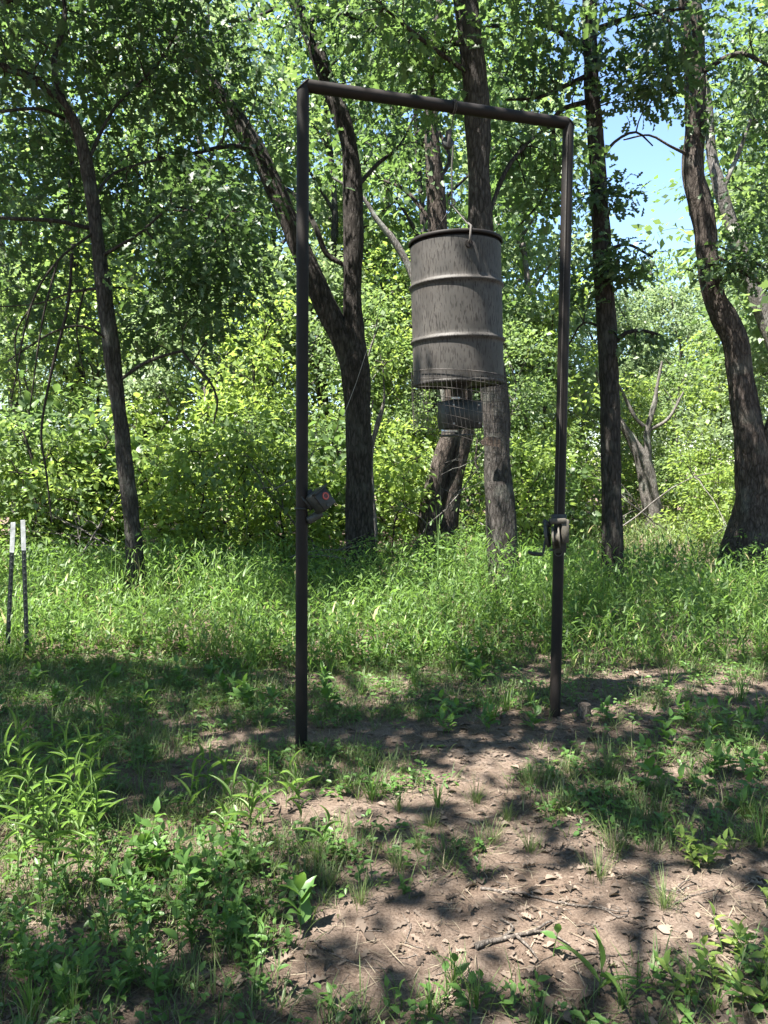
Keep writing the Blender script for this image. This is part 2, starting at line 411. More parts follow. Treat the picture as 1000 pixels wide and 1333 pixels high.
# ------------------------------------------------------------------ trees
def grow_twigs(mb, limb_pts, attractors, r0=.013, mat=1, rs=None, up=.10):
    """joins leaf-cluster points to the limbs as a branching net of thin twigs"""
    nodes_, rad_ = [np.asarray(limb_pts, float)], [np.full(len(limb_pts), r0)]
    allp, allr = np.concatenate(nodes_), np.concatenate(rad_)
    d0 = A([np.min(np.linalg.norm(allp - a, axis=1)) for a in attractors])
    dirs = np.zeros((len(attractors), 3))
    for i in np.argsort(d0):
        a = attractors[i]; d = np.linalg.norm(allp - a, axis=1); j = int(np.argmin(d + .25 * (r0 - allr) / r0))
        s = allp[j]; L = d[j]; r = max(.0028, allr[j] * .80)
        n = max(4, int(L / .16) + 2); t = np.linspace(0, 1, n)[:, None]
        bow = rs.normal(0, .07, 3) * L + A([0, 0, up * L])
        jit = rs.normal(0, .010, (n, 3)); jit[0] = 0
        path = s + (a - s) * t + bow * (4 * t * (1 - t)) + jit
        rr = np.linspace(r, max(.0022, r * .5), n)
        tube(mb, path, rr, 4, mat, cap=False)
        dirs[i] = path[-1] - path[-2]
        allp = np.concatenate([allp, path[1:]]); allr = np.concatenate([allr, rr[1:]])
    return nrm(dirs)

def leaf_sprays(mb, centres, dirs, n, rad, L, ratio, shape, rs, mat=0, droop=.25, flat=.55, tilt=.55):
    k = len(centres); c = np.repeat(centres, n, 0); dd = np.repeat(dirs, n, 0)
    off = rs.normal(0, 1, (k * n, 3)) * A([1, 1, flat]) * rad * .6
    pos = c + off
    D = nrm(off) * .9 + dd * .5 + rs.normal(0, .45, off.shape) + A([0, 0, -droop])
    N = rs.normal(0, tilt, off.shape) + A([0, 0, 1.0])
    Ls = L * rs.uniform(.45, 1.35, k * n)
    return leaves(mb, pos, D, N, Ls, Ls * ratio * rs.uniform(.85, 1.15, k * n), shape, mat, np.clip(np.repeat(rs.random(k), n) * .45 + rs.random(k * n) * .5, 0, .92))

def ellipsoid(rs, c, r, n, shell=.55):
    u = nrm(rs.normal(0, 1, (n, 3))) * (rs.random((n, 1)) ** (shell / 1.0 / 1.65))
    return A(c) + u * A(r)

def px_path(pts, d, dz=0.0):
    """pts: (px, py, width px [, extra depth]) -> world points and radii"""
    out, rad = [], []
    for q in pts:
        dd = d + (q[3] if len(q) > 3 else 0)
        out.append(P(q[0], q[1], dd)); rad.append(q[2] / F_PX * dd / 2)
    return A(out), A(rad)

def build_tree(name, label, trunks, limbs, clusters, mats, leafspec, group=None, seed=1, step=.09, seg=28, rough=.012, cat='tree', bare=()):
    """trunks/limbs: list of (world pts, radii); clusters: list of (centre, radii, count)"""
    rs = np.random.default_rng(seed)
    base = trunks[0][0][0]
    root = thing(name, label, cat, tuple(base), group)
    samples = []
    for i, (p, r) in enumerate(trunks):
        q, rr = resample(p, r, step); samples.append(q[2::3])
        tube(MB(), q - base, rr, seg, rough=rough, seed=seed + i)
        m_ = MB(); tube(m_, q - base, rr, seg, rough=rough, seed=seed + i); m_.obj('trunk' if i == 0 else 'stem', mats[1], root)
    for p, r in limbs:
        q, rr = resample(p, r, step); samples.append(q[1::2])
        m_ = MB(); tube(m_, q - base, rr, 8, rough=min(rough * .4, float(np.mean(r)) * .12), seed=seed); m_.obj('branch', mats[1], root)
    for p, r in bare:
        q, rr = resample(p, r, step)
        m_ = MB(); tube(m_, q - base, rr, 6); m_.obj('branch', M['twig'], root)
    if clusters:
        at = np.concatenate([ellipsoid(rs, *c) for c in clusters])
        mb = MB(); dirs = grow_twigs(mb, np.concatenate(samples), at, mat=1, rs=rs)
        leaf_sprays(mb, at, dirs, leafspec[0], leafspec[1], leafspec[2], leafspec[3], leafspec[4], rs, 0)
        mb.v = [v - base for v in mb.v]
        mb.obj('crown', [mats[0], M['twig']], root, tint=True)
    return root

def ground_trunk(pts, rad, flare=1.25, depth=.12):
    """run the trunk down into the soil with a flared foot"""
    b = pts[0].copy(); b[2] = hgt(b[0], b[1]) - depth
    return np.concatenate([[b], pts]), np.concatenate([[rad[0] * flare], rad])

# T1: slim tree bending over to the left
d = 9.0
tp, tr = px_path([(178, 765, 26), (176, 735, 24), (170, 660, 22), (158, 560, 20), (146, 460, 18), (133, 360, 17), (122, 270, 16), (110, 205, 15), (95, 155, 13, -.1), (68, 120, 11, -.2), (28, 95, 9, -.3), (-25, 80, 8, -.3), (-90, 55, 6, -.2)], d)
tp, tr = ground_trunk(tp, tr)
L = lambda pts, dd: px_path(pts, dd)
t1_limbs = [L([(88, 145, 9), (70, 85, 8), (85, 20, 6, .2), (70, -60, 4, .4)], 9.0), L([(112, 215, 6), (150, 140, 4, .3), (215, 70, 3, .6), (260, -40, 2, .8)], 9.0),
            L([(130, 335, 6), (180, 305, 4, -.2), (225, 270, 3.5, -.3), (270, 285, 3, -.4), (300, 310, 2, -.4)], 9.0), L([(120, 262, 5), (150, 225, 4, .3), (215, 205, 3, .8)], 9.0),
            L([(117, 297, 6), (70, 287, 6, -.2), (0, 283, 5, -.4), (-60, 270, 4, -.6)], 9.0), L([(84, 155, 5), (50, 142, 5, -.3), (-10, 146, 4, -.6)], 9.0),
            L([(152, 498, 5), (190, 472, 5, -.1), (238, 457, 4, -.2), (243, 465, 4, -.2), (270, 492, 4, -.2), (283, 520, 3, -.2), (278, 552, 2, -.2)], 9.0)]
t1_bare = [L([(94, 330, 4), (88, 400, 4, -.1), (68, 480, 3.5, -.2), (54, 560, 3, -.2), (60, 612, 2.5, -.2), (68, 680, 1.5, -.2)], 9.0),
           L([(145, 445, 4), (110, 425, 3, -.2), (70, 432, 2.5, -.3), (10, 470, 2, -.4)], 9.0), L([(126, 300, 4), (75, 340, 3, -.3), (40, 400, 2.5, -.4), (15, 520, 1.6, -.4)], 9.0),
           L([(75, 340, 3, -.3), (55, 420, 2.5, -.4), (38, 540, 1.5, -.4)], 9.0), L([(135, 375, 4), (95, 380, 3, .2), (50, 395, 2, .4), (-10, 400, 1.5, .5)], 9.0),
           L([(40, 400, 2.2, -.4), (20, 440, 2, -.4), (28, 520, 1.2, -.4)], 9.0), L([(110, 375, 2.5, .1), (100, 430, 2, .1), (112, 500, 1.3, .1)], 9.0)]
build_tree('oak_tree', 'slim oak with its trunk bending over towards the pair of metal stakes', [(tp, tr)], t1_limbs,
           [(P(60, 50, 10.2), (1.8, .8, .9), 84), (P(205, 80, 9.6), (1.0, .7, 1.0), 56), (P(265, 330, 8.6), (.70, .5, 1.0), 62), (P(20, 230, 9.9), (1.0, .6, 1.0), 38), (P(180, 250, 10.1), (1.2, .5, 1.2), 62), (P(100, -100, 8.9), (2.4, 1.2, .7), 44), (P(215, 430, 9.6), (.8, .5, .5), 18), (P(60, 400, 10.2), (.9, .5, .9), 30), (P(20, 60, 8.6), (.7, .4, .5), 16)],
           (M['oak'], M['bark']), (24, .30, .135, .62, OAK), seed=11, bare=t1_bare)

# T2: dark tree forking into two leaders
d = 11.0
tp, tr = px_path([(470, 742, 42), (470, 705, 37), (468, 620, 34), (466, 540, 33), (462, 480, 37), (461, 440, 27), (458, 380, 24), (460, 300, 25), (458, 220, 24), (448, 160, 22), (432, 120, 20), (410, 60, 19), (388, 10, 18), (362, -50, 15), (350, -130, 10)], d)
tp, tr = ground_trunk(tp, tr, 1.3)
sp = px_path([(463, 500, 28), (450, 450, 29), (430, 410, 28), (412, 372, 27), (390, 320, 26), (360, 250, 25), (330, 190, 23), (290, 130, 20), (252, 85, 18), (215, 40, 17), (188, 0, 16), (150, -70, 12)], d)
build_tree('oak_tree', 'dark barked tree forking into two leaders behind the taller post with the camera box', [(tp, tr), sp],
           [L([(448, 345, 6), (425, 330, 7), (408, 290, 7), (380, 250, 5, .4), (340, 235, 4, .8)], d), L([(455, 255, 6), (490, 215, 5, .4), (520, 190, 4, .8), (540, 150, 3, 1)], d),
            L([(330, 195, 8), (300, 190, 6, -.6), (250, 200, 4, -1.2)], d), L([(395, 30, 8), (450, 20, 6, -.5), (520, 40, 4, -1)], d), L([(250, 85, 8), (300, 40, 6, .6), (360, 10, 4, 1.2)], d)],
           [(P(300, 60, 10.6), (1.3, 1.2, .8), 28), (P(480, 30, 10.3), (1.0, 1.0, .7), 40), (P(330, 190, 9.9), (.9, .6, .7), 15), (P(530, 130, 11.5), (.9, .7, .8), 34), (P(200, 40, 10.5), (1.2, 1, .7), 26), (P(420, -120, 10.8), (2.2, 2, .9), 20)],
           (M['oak'], M['barkd']), (20, .30, .13, .62, OAK), seed=12)

# T3: leaning twin stems seen below the drum
d = 13.4
tp, tr = px_path([(553, 725, 27), (556, 690, 25), (565, 640, 26), (579, 590, 26), (590, 550, 25), (590, 490, 25), (582, 400, 26), (571, 310, 27), (567, 250, 25), (563, 190, 21), (561, 130, 15), (564, 80, 12), (572, 10, 10), (575, -60, 6)], d)
tp, tr = ground_trunk(tp, tr)
sp = px_path([(580, 722, 28, .15), (585, 650, 27, .12), (597, 595, 27, .1), (604, 545, 25, .08), (603, 480, 20, .05), (592, 410, 12, 0)], d)
sp = ground_trunk(*sp)
build_tree('leaning_tree', 'leaning pair of twisted brown stems grown together, seen below the hanging drum', [(tp, tr), sp],
           [L([(566, 240, 6), (585, 205, 5, .3), (560, 150, 4, .6)], d), L([(570, 300, 6), (530, 250, 5, .3), (500, 235, 3, .6)], d)],
           [(P(560, 90, 13.4), (.9, .9, .9), 26), (P(520, 230, 13.6), (.7, .7, .6), 16), (P(640, 60, 13.5), (.8, .8, .9), 18)],
           (M['hick'], M['barkb']), (18, .28, .12, .6, OVATE), seed=13)

# T4: straight trunk right of the drum
d = 8.7
tp, tr = px_path([(656, 782, 45), (655, 750, 41), (651, 660, 36), (647, 560, 34), (640, 480, 34), (630, 380, 31), (625, 280, 31), (622, 180, 30), (618, 100, 30), (612, 40, 28), (605, -20, 28), (598, -120, 24), (600, -260, 16)], d)
tp, tr = ground_trunk(tp, tr, 1.25)
build_tree('oak_tree', 'straight grey oak trunk standing close behind the hanging drum', [(tp, tr)],
           [L([(612, 55, 8), (580, 60, 7, .3), (562, 95, 6, .5), (566, 140, 4, .6)], d), L([(630, 300, 5), (660, 220, 5, .2), (700, 175, 4, .5), (730, 160, 3, .7)], d), L([(604, -20, 10), (680, -40, 8, -.4), (760, -30, 5, -.8)], d),
            L([(618, 100, 6), (560, 60, 5, -.4), (500, 10, 4, -.7)], d)],
           [(P(565, 100, 9.1), (.5, .4, .5), 22), (P(700, 200, 9.2), (.5, .5, .5), 26), (P(700, -20, 8.3), (1.0, .9, .5), 36), (P(520, 20, 8.2), (.8, .6, .5), 26), (P(700, 270, 9.2), (.3, .3, .25), 8)],
           (M['hick'], M['bark']), (20, .27, .125, .68, OAK), seed=14)

# T5: slim straight trunk beyond the right post
d = 9.8
tp, tr = px_path([(799, 765, 29), (797, 700, 27), (795, 600, 25), (793, 500, 24), (788, 400, 23), (783, 300, 22), (778, 220, 20), (772, 140, 20), (768, 60, 19), (768, 0, 18), (765, -100, 15), (770, -220, 9)], d)
tp, tr = ground_trunk(tp, tr)
build_tree('oak_tree', 'slim straight dark trunk rising beyond the post with the crank winch', [(tp, tr)],
           [L([(768, 66, 9), (735, 45, 8, -.2), (700, 30, 6, -.3), (640, 34, 5, -.4)], d), L([(770, 96, 7), (735, 112, 6, -.1), (700, 127, 5, -.2), (660, 130, 3, -.3)], d), L([(772, 130, 7), (724, 150, 6, -.2), (722, 215, 5, -.3), (705, 260, 4, -.3), (675, 295, 2.5, -.3)], d),
            L([(778, 215, 5), (800, 185, 4, .1), (828, 172, 3, .2), (850, 190, 2, .2)], d), L([(795, 452, 6), (815, 433, 6, -.1), (840, 431, 5, -.1), (862, 437, 3, -.1)], d), L([(785, 330, 5), (815, 318, 4, -.2), (850, 335, 3, -.4)], d),
            L([(770, 40, 7), (830, 20, 6, -.3), (900, 10, 4, -.6)], d), L([(790, 430, 4), (760, 420, 3, .1), (740, 450, 2, .2)], d)],
           [(P(835, 70, 9.5), (.6, .6, .6), 40), (P(800, 350, 9.6), (.26, .3, .32), 16), (P(838, 446, 9.7), (.14, .15, .06), 5), (P(700, 90, 9.6), (.6, .5, .5), 26), (P(800, -60, 9.4), (1.5, 1.0, .5), 26), (P(762, 370, 9.9), (.25, .25, .35), 9), (P(788, 250, 9.6), (.24, .25, .30), 12), (P(848, 112, 9.7), (.45, .4, .25), 16)],
           (M['oak'], M['barkd']), (18, .25, .13, .68, OAK), seed=15)

# T6: big crooked tree at the right edge
d = 11.6
tp, tr = px_path([(994, 745, 118), (996, 690, 90), (990, 634, 58), (974, 555, 34), (965, 500, 32), (957, 446, 31), (941, 412, 32), (930, 387, 27), (921, 333, 25), (915, 278, 28), (902, 222, 26), (905, 167, 24), (905, 111, 25), (903, 55, 26), (897, 0, 25), (888, -80, 20), (880, -200, 12)], d)
tp, tr = ground_trunk(tp, tr, 1.15)
sp = px_path([(992, 640, 36), (1003, 585, 28, -.1), (1015, 530, 22, -.2), (1040, 430, 18, -.3), (1050, 300, 13, -.4)], d)
build_tree('oak_tree', 'big crooked tree with a swollen trunk foot and an elbow bend', [(tp, tr), sp],
           [L([(903, 205, 5), (872, 190, 3.5, -.2), (845, 176, 3, -.2), (812, 182, 2, -.4)], d), L([(925, 330, 6), (960, 350, 5, -.2), (990, 370, 3, -.4)], d), L([(905, 100, 8), (960, 70, 6, -.4), (1010, 90, 4, -.8)], d), L([(903, 55, 7), (860, 20, 5, .3), (820, 0, 4, .6)], d)],
           [(P(960, 110, 11.2), (.8, .8, .8), 34), (P(960, 340, 11.3), (.5, .5, .4), 22), (P(880, 40, 11.7), (.6, .6, .45), 22), (P(940, -60, 11.4), (1.4, 1.2, .5), 24), (P(1010, 250, 11), (.5, .8, .9), 22)],
           (M['oak'], M['barkb']), (20, .28, .13, .66, OAK), seed=16, rough=.016)

# T7: pale leaning trunk behind it, T8: grey forked snag
tp, tr = px_path([(1075, 700, 30), (1048, 560, 26), (1020, 475, 23), (995, 415, 21), (972, 352, 19), (952, 290, 17), (936, 240, 15), (926, 195, 12), (920, 120, 9), (900, 40, 6)], 15)
build_tree('pale_tree', 'pale grey trunk leaning across behind the big crooked tree', [ground_trunk(tp, tr)], [L([(940, 250, 6), (965, 190, 5), (990, 120, 3)], 15)],
           [(P(950, 50, 15), (1.0, 1, 1.1), 26), (P(1000, 170, 15), (.8, .9, .9), 22)], (M['hick'], M['barkg']), (18, .3, .12, .6, OVATE), seed=17)
tp, tr = px_path([(853, 690, 26), (846, 640, 23), (838, 605, 20), (822, 572, 12), (808, 550, 9), (790, 520, 6), (775, 480, 4)], 20)
sp = px_path([(842, 615, 14), (843, 585, 10), (843, 560, 8), (852, 525, 6), (856, 500, 4), (862, 470, 2)], 20)
build_tree('forked_snag', 'pale grey forked snag standing alone beyond the grass', [ground_trunk(tp, tr), sp], [L([(838, 555, 6), (825, 540, 5), (805, 500, 3)], 20), L([(845, 560, 5), (870, 545, 4), (890, 510, 2)], 20)], [], (M['hazepale'], M['barkg']), (0,) * 5, seed=18)
t = px_path([(590, 690, 11), (585, 560, 10), (560, 430, 9), (534, 352, 8), (512, 312, 8), (490, 285, 7), (470, 255, 5), (430, 230, 3)], 15.5)
build_tree('bare_sapling', 'thin pale leaning stem partly hidden by the hanging drum', [ground_trunk(*t)], [], [], (M['far'], M['barkg']), (0,) * 5, seed=19, seg=10)
t = px_path([(487, 690, 9), (484, 640, 8), (483, 590, 7), (492, 550, 6), (500, 520, 4), (498, 470, 3)], 12.2)
build_tree('thin_sapling', 'thin crooked sapling stem beside the forking dark tree', [ground_trunk(*t)], [L([(484, 600, 4), (480, 560, 3), (486, 520, 2)], 12.2)], [(P(495, 470, 12.2), (.3, .3, .3), 6)], (M['bush'], M['barkg']), (14, .22, .1, .6, OVATE), seed=20, seg=10)

# ------------------------------------------------------------------ unseen trees overhead and behind the camera, crowns shaped to cast the dappled shade
def lit_gaps():
    g = []
    for px, py, rx, ry in ((330, 1075, .55, .24), (480, 1045, .55, .24), (600, 1005, .35, .22), (70, 1120, .42, .42), (210, 1140, .25, .2), (700, 995, .35, .18), (860, 1010, .55, .14), (960, 985, .3, .25),
                           (960, 880, .4, .25), (640, 1205, .16, .09), (760, 1190, .35, .10), (900, 1110, .2, .14), (930, 1170, .3, .12), (560, 1300, .4, .10), (800, 1290, .5, .09), (960, 1270, .25, .13), (440, 1180, .2, .1),
                           (400, 985, .12, .08), (270, 970, .18, .08), (450, 1290, .10, .08), (380, 1240, .09, .07), (620, 1140, .2, .06), (30, 1190, .2, .15)):
        x, y = G(px, py); g.append((x, y, rx, ry))
    g += [(1.46, 5.58, .55, .42), (1.1, 5.25, .2, .2)]            # light that reaches the drum
    return g
GAPS = lit_gaps()
k_off = math.cos(SUN_EL) / math.sin(SUN_EL); sdx, sdy = SUN_DIR.x / math.cos(SUN_EL), SUN_DIR.y / math.cos(SUN_EL)
rs = np.random.default_rng(31)
cand = []
for i in range(9000):
    x, y = rs.uniform(-6, 6.5), rs.uniform(1.2, 15)
    p = .92 if y < 6.45 else (.55 if y < 9.6 else .15)
    p *= 1.0 if abs(x) < 4.5 else .8
    if y < 6.45 and n2(x, y, .42, 8) > .28: p = .12
    if y >= 6.45 and n2(x, y, .9, 9) > -.12: p *= .06
    for (a, b, rx, ry) in GAPS:
        q = ((x - a) / (rx + .13)) ** 2 + ((y - b) / (ry + .10)) ** 2
        if q < 1: p = 0
    if rs.random() > p: continue
    z = rs.uniform(7.2, 9.4)
    c = A([x + sdx * k_off * z, y + sdy * k_off * z, z])  # leaf cluster set sunward of the spot to be shaded
    if c[1] > 0.3 and (z - CAM_Z) / c[1] < .74 and abs(c[0]) < .62 * c[1] + .5: continue   # stay above the view
    cand.append(c)
for i in range(430):                                                 # clusters added to put the bent oak's crown in shade
    q = P(rs.uniform(-60, 330), rs.uniform(0, 480), rs.uniform(8.6, 10.2)); z = rs.uniform(8.3, 9.6)
    c = q + A(SUN_DIR) * ((z - q[2]) / SUN_DIR.z)
    if c[2] > q[2] + 1 and not (c[1] > 0.3 and (z - CAM_Z) / c[1] < .74 and abs(c[0]) < .62 * c[1] + .5): cand.append(c)
for i in range(330):                                                 # more added to shade the branches over the frame
    q = P(rs.uniform(480, 1000), rs.uniform(-40, 280), rs.uniform(8.7, 11.2)); z = rs.uniform(8.6, 10.2)
    c = q + A(SUN_DIR) * ((z - q[2]) / SUN_DIR.z)
    if c[2] > q[2] + .6 and not (c[1] > 0.3 and (z - CAM_Z) / c[1] < .74 and abs(c[0]) < .62 * c[1] + .5): cand.append(c)
rs.shuffle(cand)
keep = []
for c in cand:                                                       # thin out to an even leaf layer
    if not keep or np.min(np.sum((A(keep)[-1400:] - c) ** 2, 1)) > .19 ** 2: keep.append(c)
    if len(keep) > 2300: break
keep = A(keep)
trunk_xy = A([(-6.6, 2.2), (-3.4, -3.6), (-7.5, 9.0), (1.6, -4.2), (-2.2, 1.2 - 2.0)])
own = np.argmin(np.linalg.norm(keep[:, None, :2] - trunk_xy[None], axis=2), 1)
names = ('leaning towards the clearing beside the metal stakes', 'across the clearing from the metal stakes', 'in the wood past the bent slim oak', 'across the clearing from the winch post', 'overhanging the bare foreground soil')
for i, (x, y) in enumerate(trunk_xy):
    pts = keep[own == i]
    if len(pts) < 3: continue
    ctr = pts.mean(0)
    b = A([x, y, 0.]); top = A([x * .6 + ctr[0] * .4, y * .6 + ctr[1] * .4, 10.5])
    tp = A([b, b + A([.05, 0, 2.5]), b * .85 + top * .15 + A([0, 0, 3.2]), top]); tp[2][2] = 6.0
    limbs = []
    for a in np.linspace(0, 2 * math.pi, 6, endpoint=False):
        far_ = pts[np.argmax((pts - ctr) @ A([math.cos(a), math.sin(a), 0]))]
        s = A([tp[2][0], tp[2][1], 6.0 + .3 * (a % 2)])
        limbs.append((A([s, s * .5 + far_ * .5 + A([0, 0, .5]), far_]), A([.03, .022, .012])))
    rs2 = np.random.default_rng(40 + i)
    root = build_tree('unseen_shade_oak', 'tall unseen shade oak ' + names[i], [ground_trunk(tp, A([.2, .17, .13, .05]))], limbs, [], (M['oak'], M['bark']), None, seed=50 + i, step=.2, seg=14)
    samples = np.concatenate([resample(p, r, .25)[0] for p, r in limbs])
    m_ = MB(); dirs = grow_twigs(m_, samples, pts, rs=rs2)
    leaf_sprays(m_, pts, dirs, 22, .27, .14, .62, OVATE, rs2, flat=.6, tilt=.5)
    bb = A(root.location); m_.v = [v - bb for v in m_.v]
    m_.obj('crown', [M['oak'], M['twig']], root, tint=True)

# the wood goes on all round the clearing, beside and behind the viewpoint
rs = np.random.default_rng(35); n = 46000
az_ = rs.uniform(0, 2 * math.pi, n); rr_ = rs.uniform(13, 21, n); zz_ = 13 * rs.random(n) ** .8
vx, vy = rr_ * np.sin(az_), 4 + rr_ * np.cos(az_)
ok = ~((vy > 0) & (np.abs(vx) < .75 * vy + 1.0)) & (n2(vx, vy, 2.5, 61) + .5 * n2(vx + zz_, vy - zz_, 1.2, 62) > -.35)
mb = MB(); pos = np.stack([vx, vy, zz_], -1)[ok]; k = len(pos); l_ = rs.uniform(.2, .42, k)
leaves(mb, pos, rs.normal(0, 1, (k, 3)) + A([0, 0, -.2]), rs.normal(0, .6, (k, 3)) + A([0, 0, 1.]), l_, l_ * .6, RHOMB)
for i in range(40):
    a = rs.uniform(0, 6.28); r_ = rs.uniform(13, 20); x, y = r_ * math.sin(a), 4 + r_ * math.cos(a)
    if y > 0 and abs(x) < .75 * y + 1: continue
    tube(mb, [(x, y, -.2), (x + rs.normal(0, .3), y, 5), (x + rs.normal(0, .6), y, 11)], [.18, .14, .06], 8, 1)
tag(mb.obj('surrounding_wood', [M['hick'], M['bark']], tint=True), 'mass of woodland closing the clearing on its other sides', 'wood', None, 'stuff')

# ------------------------------------------------------------------ woodland behind: prototypes, then copies
def proto_tree(name, h, crown_lo, radius, n_att, leafn, leafL, mat, bark, seed, shape=RHOMB, tr=.14, nclump=9, trunk_bend=.3, sprayr=.42):
    rs = np.random.default_rng(seed)
    b = A([0, 0, 0.])
    tp = A([[rs.normal(0, trunk_bend) * t * (1 - .3 * t), rs.normal(0, trunk_bend) * t, h * .9 * t] for t in np.linspace(0, 1, 6)])
    tp[0] = (0, 0, -.15); tr_ = np.linspace(tr, tr * .25, 6)
    clusters, limbs = [], []
    for i in range(nclump):
        t = (i + .5) / nclump; z = h * (crown_lo + (1 - crown_lo) * t)
        a = i * 2.4 + rs.uniform(-.5, .5); prof = math.sin(math.pi * min(1, .18 + .82 * t)) ** .6
        rr = radius * prof * rs.uniform(.45, .75)
        c = A([math.cos(a) * rr, math.sin(a) * rr, z])
        s = radius * rs.uniform(.38, .58)
        clusters.append((c, (s, s, s * rs.uniform(.45, .7)), n_att // nclump))
        zi = max(.2, min(.95, (z - radius * .5) / (h * .9)))
        st = A([np.interp(zi, np.linspace(0, 1, 6), tp[:, k]) for k in range(3)])
        limbs.append((A([st, st * .5 + c * .5 + A([0, 0, .1 * rr]), c]), A([tr * .35, tr * .22, tr * .1])))
    return build_tree(name, 'x', [(tp, tr_)], limbs, clusters, (mat, bark), (leafn, sprayr, leafL, .62, shape), seed=seed, step=.4, seg=10, rough=.01)

TALL = [proto_tree('woodland_tree', 12, .28, 2.7, 175, 38, .19, M['far'], M['bark'], 101, nclump=13, sprayr=.46), proto_tree('woodland_tree', 12, .33, 2.5, 175, 38, .19, M['hazepale'], M['barkg'], 102, nclump=13, sprayr=.46),
        proto_tree('woodland_tree', 12, .22, 2.8, 175, 38, .18, M['hick'], M['barkd'], 103, nclump=14, sprayr=.46)]
MID = [proto_tree('understory_tree', 5.5, .10, 1.6, 120, 36, .125, M['far'], M['barkg'], 111, tr=.05, nclump=11, sprayr=.36), proto_tree('understory_tree', 5.5, .14, 1.7, 120, 36, .13, M['bush'], M['barkb'], 112, tr=.05, nclump=11, sprayr=.36),
       proto_tree('understory_tree', 5.5, .08, 1.5, 120, 36, .125, M['hazepale'], M['barkg'], 113, tr=.045, nclump=11, sprayr=.36)]
SHR = [proto_tree('leafy_shrub', 2.2, .05, 1.05, 70, 30, .11, M['bush'], M['twig'], 121, tr=.02, nclump=9, shape=OVATE, sprayr=.27), proto_tree('leafy_shrub', 2.2, .05, 1.15, 70, 30, .105, M['far'], M['twig'], 122, tr=.02, nclump=9, shape=OVATE, sprayr=.27),
       proto_tree('leafy_shrub', 2.2, .03, 1.15, 66, 30, .12, M['bush'], M['twig'], 123, tr=.02, nclump=8, shape=OVATE, sprayr=.27)]
for pr in TALL + MID + SHR: pr["used"] = 0
SHR += [proto_tree('leafy_shrub', 2.2, .05, 1.0, 60, 16, .19, M['hick'], M['twig'], 124, tr=.02, nclump=7, shape=BROAD, sprayr=.34), proto_tree('leafy_shrub', 2.2, .25, 1.0, 55, 16, .14, M['bush'], M['twig'], 125, tr=.022, nclump=6, shape=BROAD, sprayr=.26)]
for pr in SHR[3:]: pr["used"] = 0
def zone(px):
    for lim, txt in ((70, 'behind the pair of metal stakes'), (230, 'behind the slim bent oak'), (385, 'between the slim bent oak and the taller post'), (520, 'behind the forking dark tree'), (610, 'behind the hanging drum'), (690, 'behind the straight grey oak'), (790, 'behind the winch post'), (900, 'near the forked snag')):
        if px < lim: return txt
    return 'behind the big crooked tree'
def place(protos, k, px, d_, h, href, label, cat, group):
    tone = {'far': 'mid green', 'hazepale': 'pale green', 'hick': 'deep green', 'bush': 'bright green'}
    pr = protos[k % len(protos)]; mt = [c for c in pr.children if c.name.startswith('crown')][0].data.materials[0]
    label = label.replace('TONE', [t for n_, t in tone.items() if M[n_] == mt][0]).replace('ZONE', zone(px))
    pr = protos[k % len(protos)]; x = (px - 500) / F_PX * d_
    rz = (k * 2.399 + px * .01) % 6.283; s = h / href
    z = float(hgt(x, d_))
    if not pr["used"]:
        pr["used"] = 1; o = pr; o.location = (x, d_, z); o.rotation_euler = (0, 0, rz); o.scale = (s,) * 3
    else: o = copy_tree(pr, (x, d_, z), rz, s)
    tag(o, label, cat, group)
    return o
tall = [(-70, 17, 12.5), (20, 21, 15), (110, 18, 12.5), (190, 25, 16), (270, 20, 14), (350, 27, 17), (420, 21, 14.5), (500, 24, 16), (560, 19, 13), (640, 25, 16), (680, 21, 12), (1040, 19, 13), (1060, 16, 13), (1010, 26, 16)]
for i, (a, b, c) in enumerate(tall):
    place(TALL, i, a, b, c, 12, 'tall TONE woodland tree ZONE', 'tree', 'tall trees behind the clearing')
for i in range(22):
    px = -260 + i * 70 + 20 * math.sin(i * 5.1); dd = 40 + 9 * math.sin(i * 2.3) + (8 if 700 < px < 960 else 0)
    place(TALL, 1 if i % 4 else 0, px, dd, 14.5 if not 700 < px < 960 else 12.5, 12, 'distant TONE back row tree far ZONE', 'tree', 'distant back row of trees')  # mostly the paler leaf colour, standing in for haze
low = [(755, 29, 8.6), (815, 27, 8.0), (875, 25, 7.6), (930, 28, 8.8), (975, 24, 8)]
for i, (a, b, c) in enumerate(low):
    place(TALL, 1, a, b, c, 12, 'TONE young tree under the open sky patch, ZONE', 'tree', 'young trees below the sky gap')  # all in the paler leaf colour, in place of haze
mid = [(40, 15, 5.2), (120, 16.5, 6), (215, 14.5, 4.6), (285, 17, 6.2), (345, 15, 4.8), (410, 18, 6.6), (480, 16, 5), (530, 19, 6.5), (600, 17.5, 5.6), (665, 16.5, 4.6), (715, 19.5, 6), (770, 23, 5), (880, 23, 4.6), (930, 21, 5), (1010, 17, 5.5), (-40, 14, 5.5), (825, 24.5, 4.4), (640, 22, 7), (300, 22, 8), (460, 22, 8)]
for i, (a, b, c) in enumerate(mid):
    place(MID, i, a, b, c, 5.5, 'slender TONE understory tree ZONE', 'tree', 'understory trees')
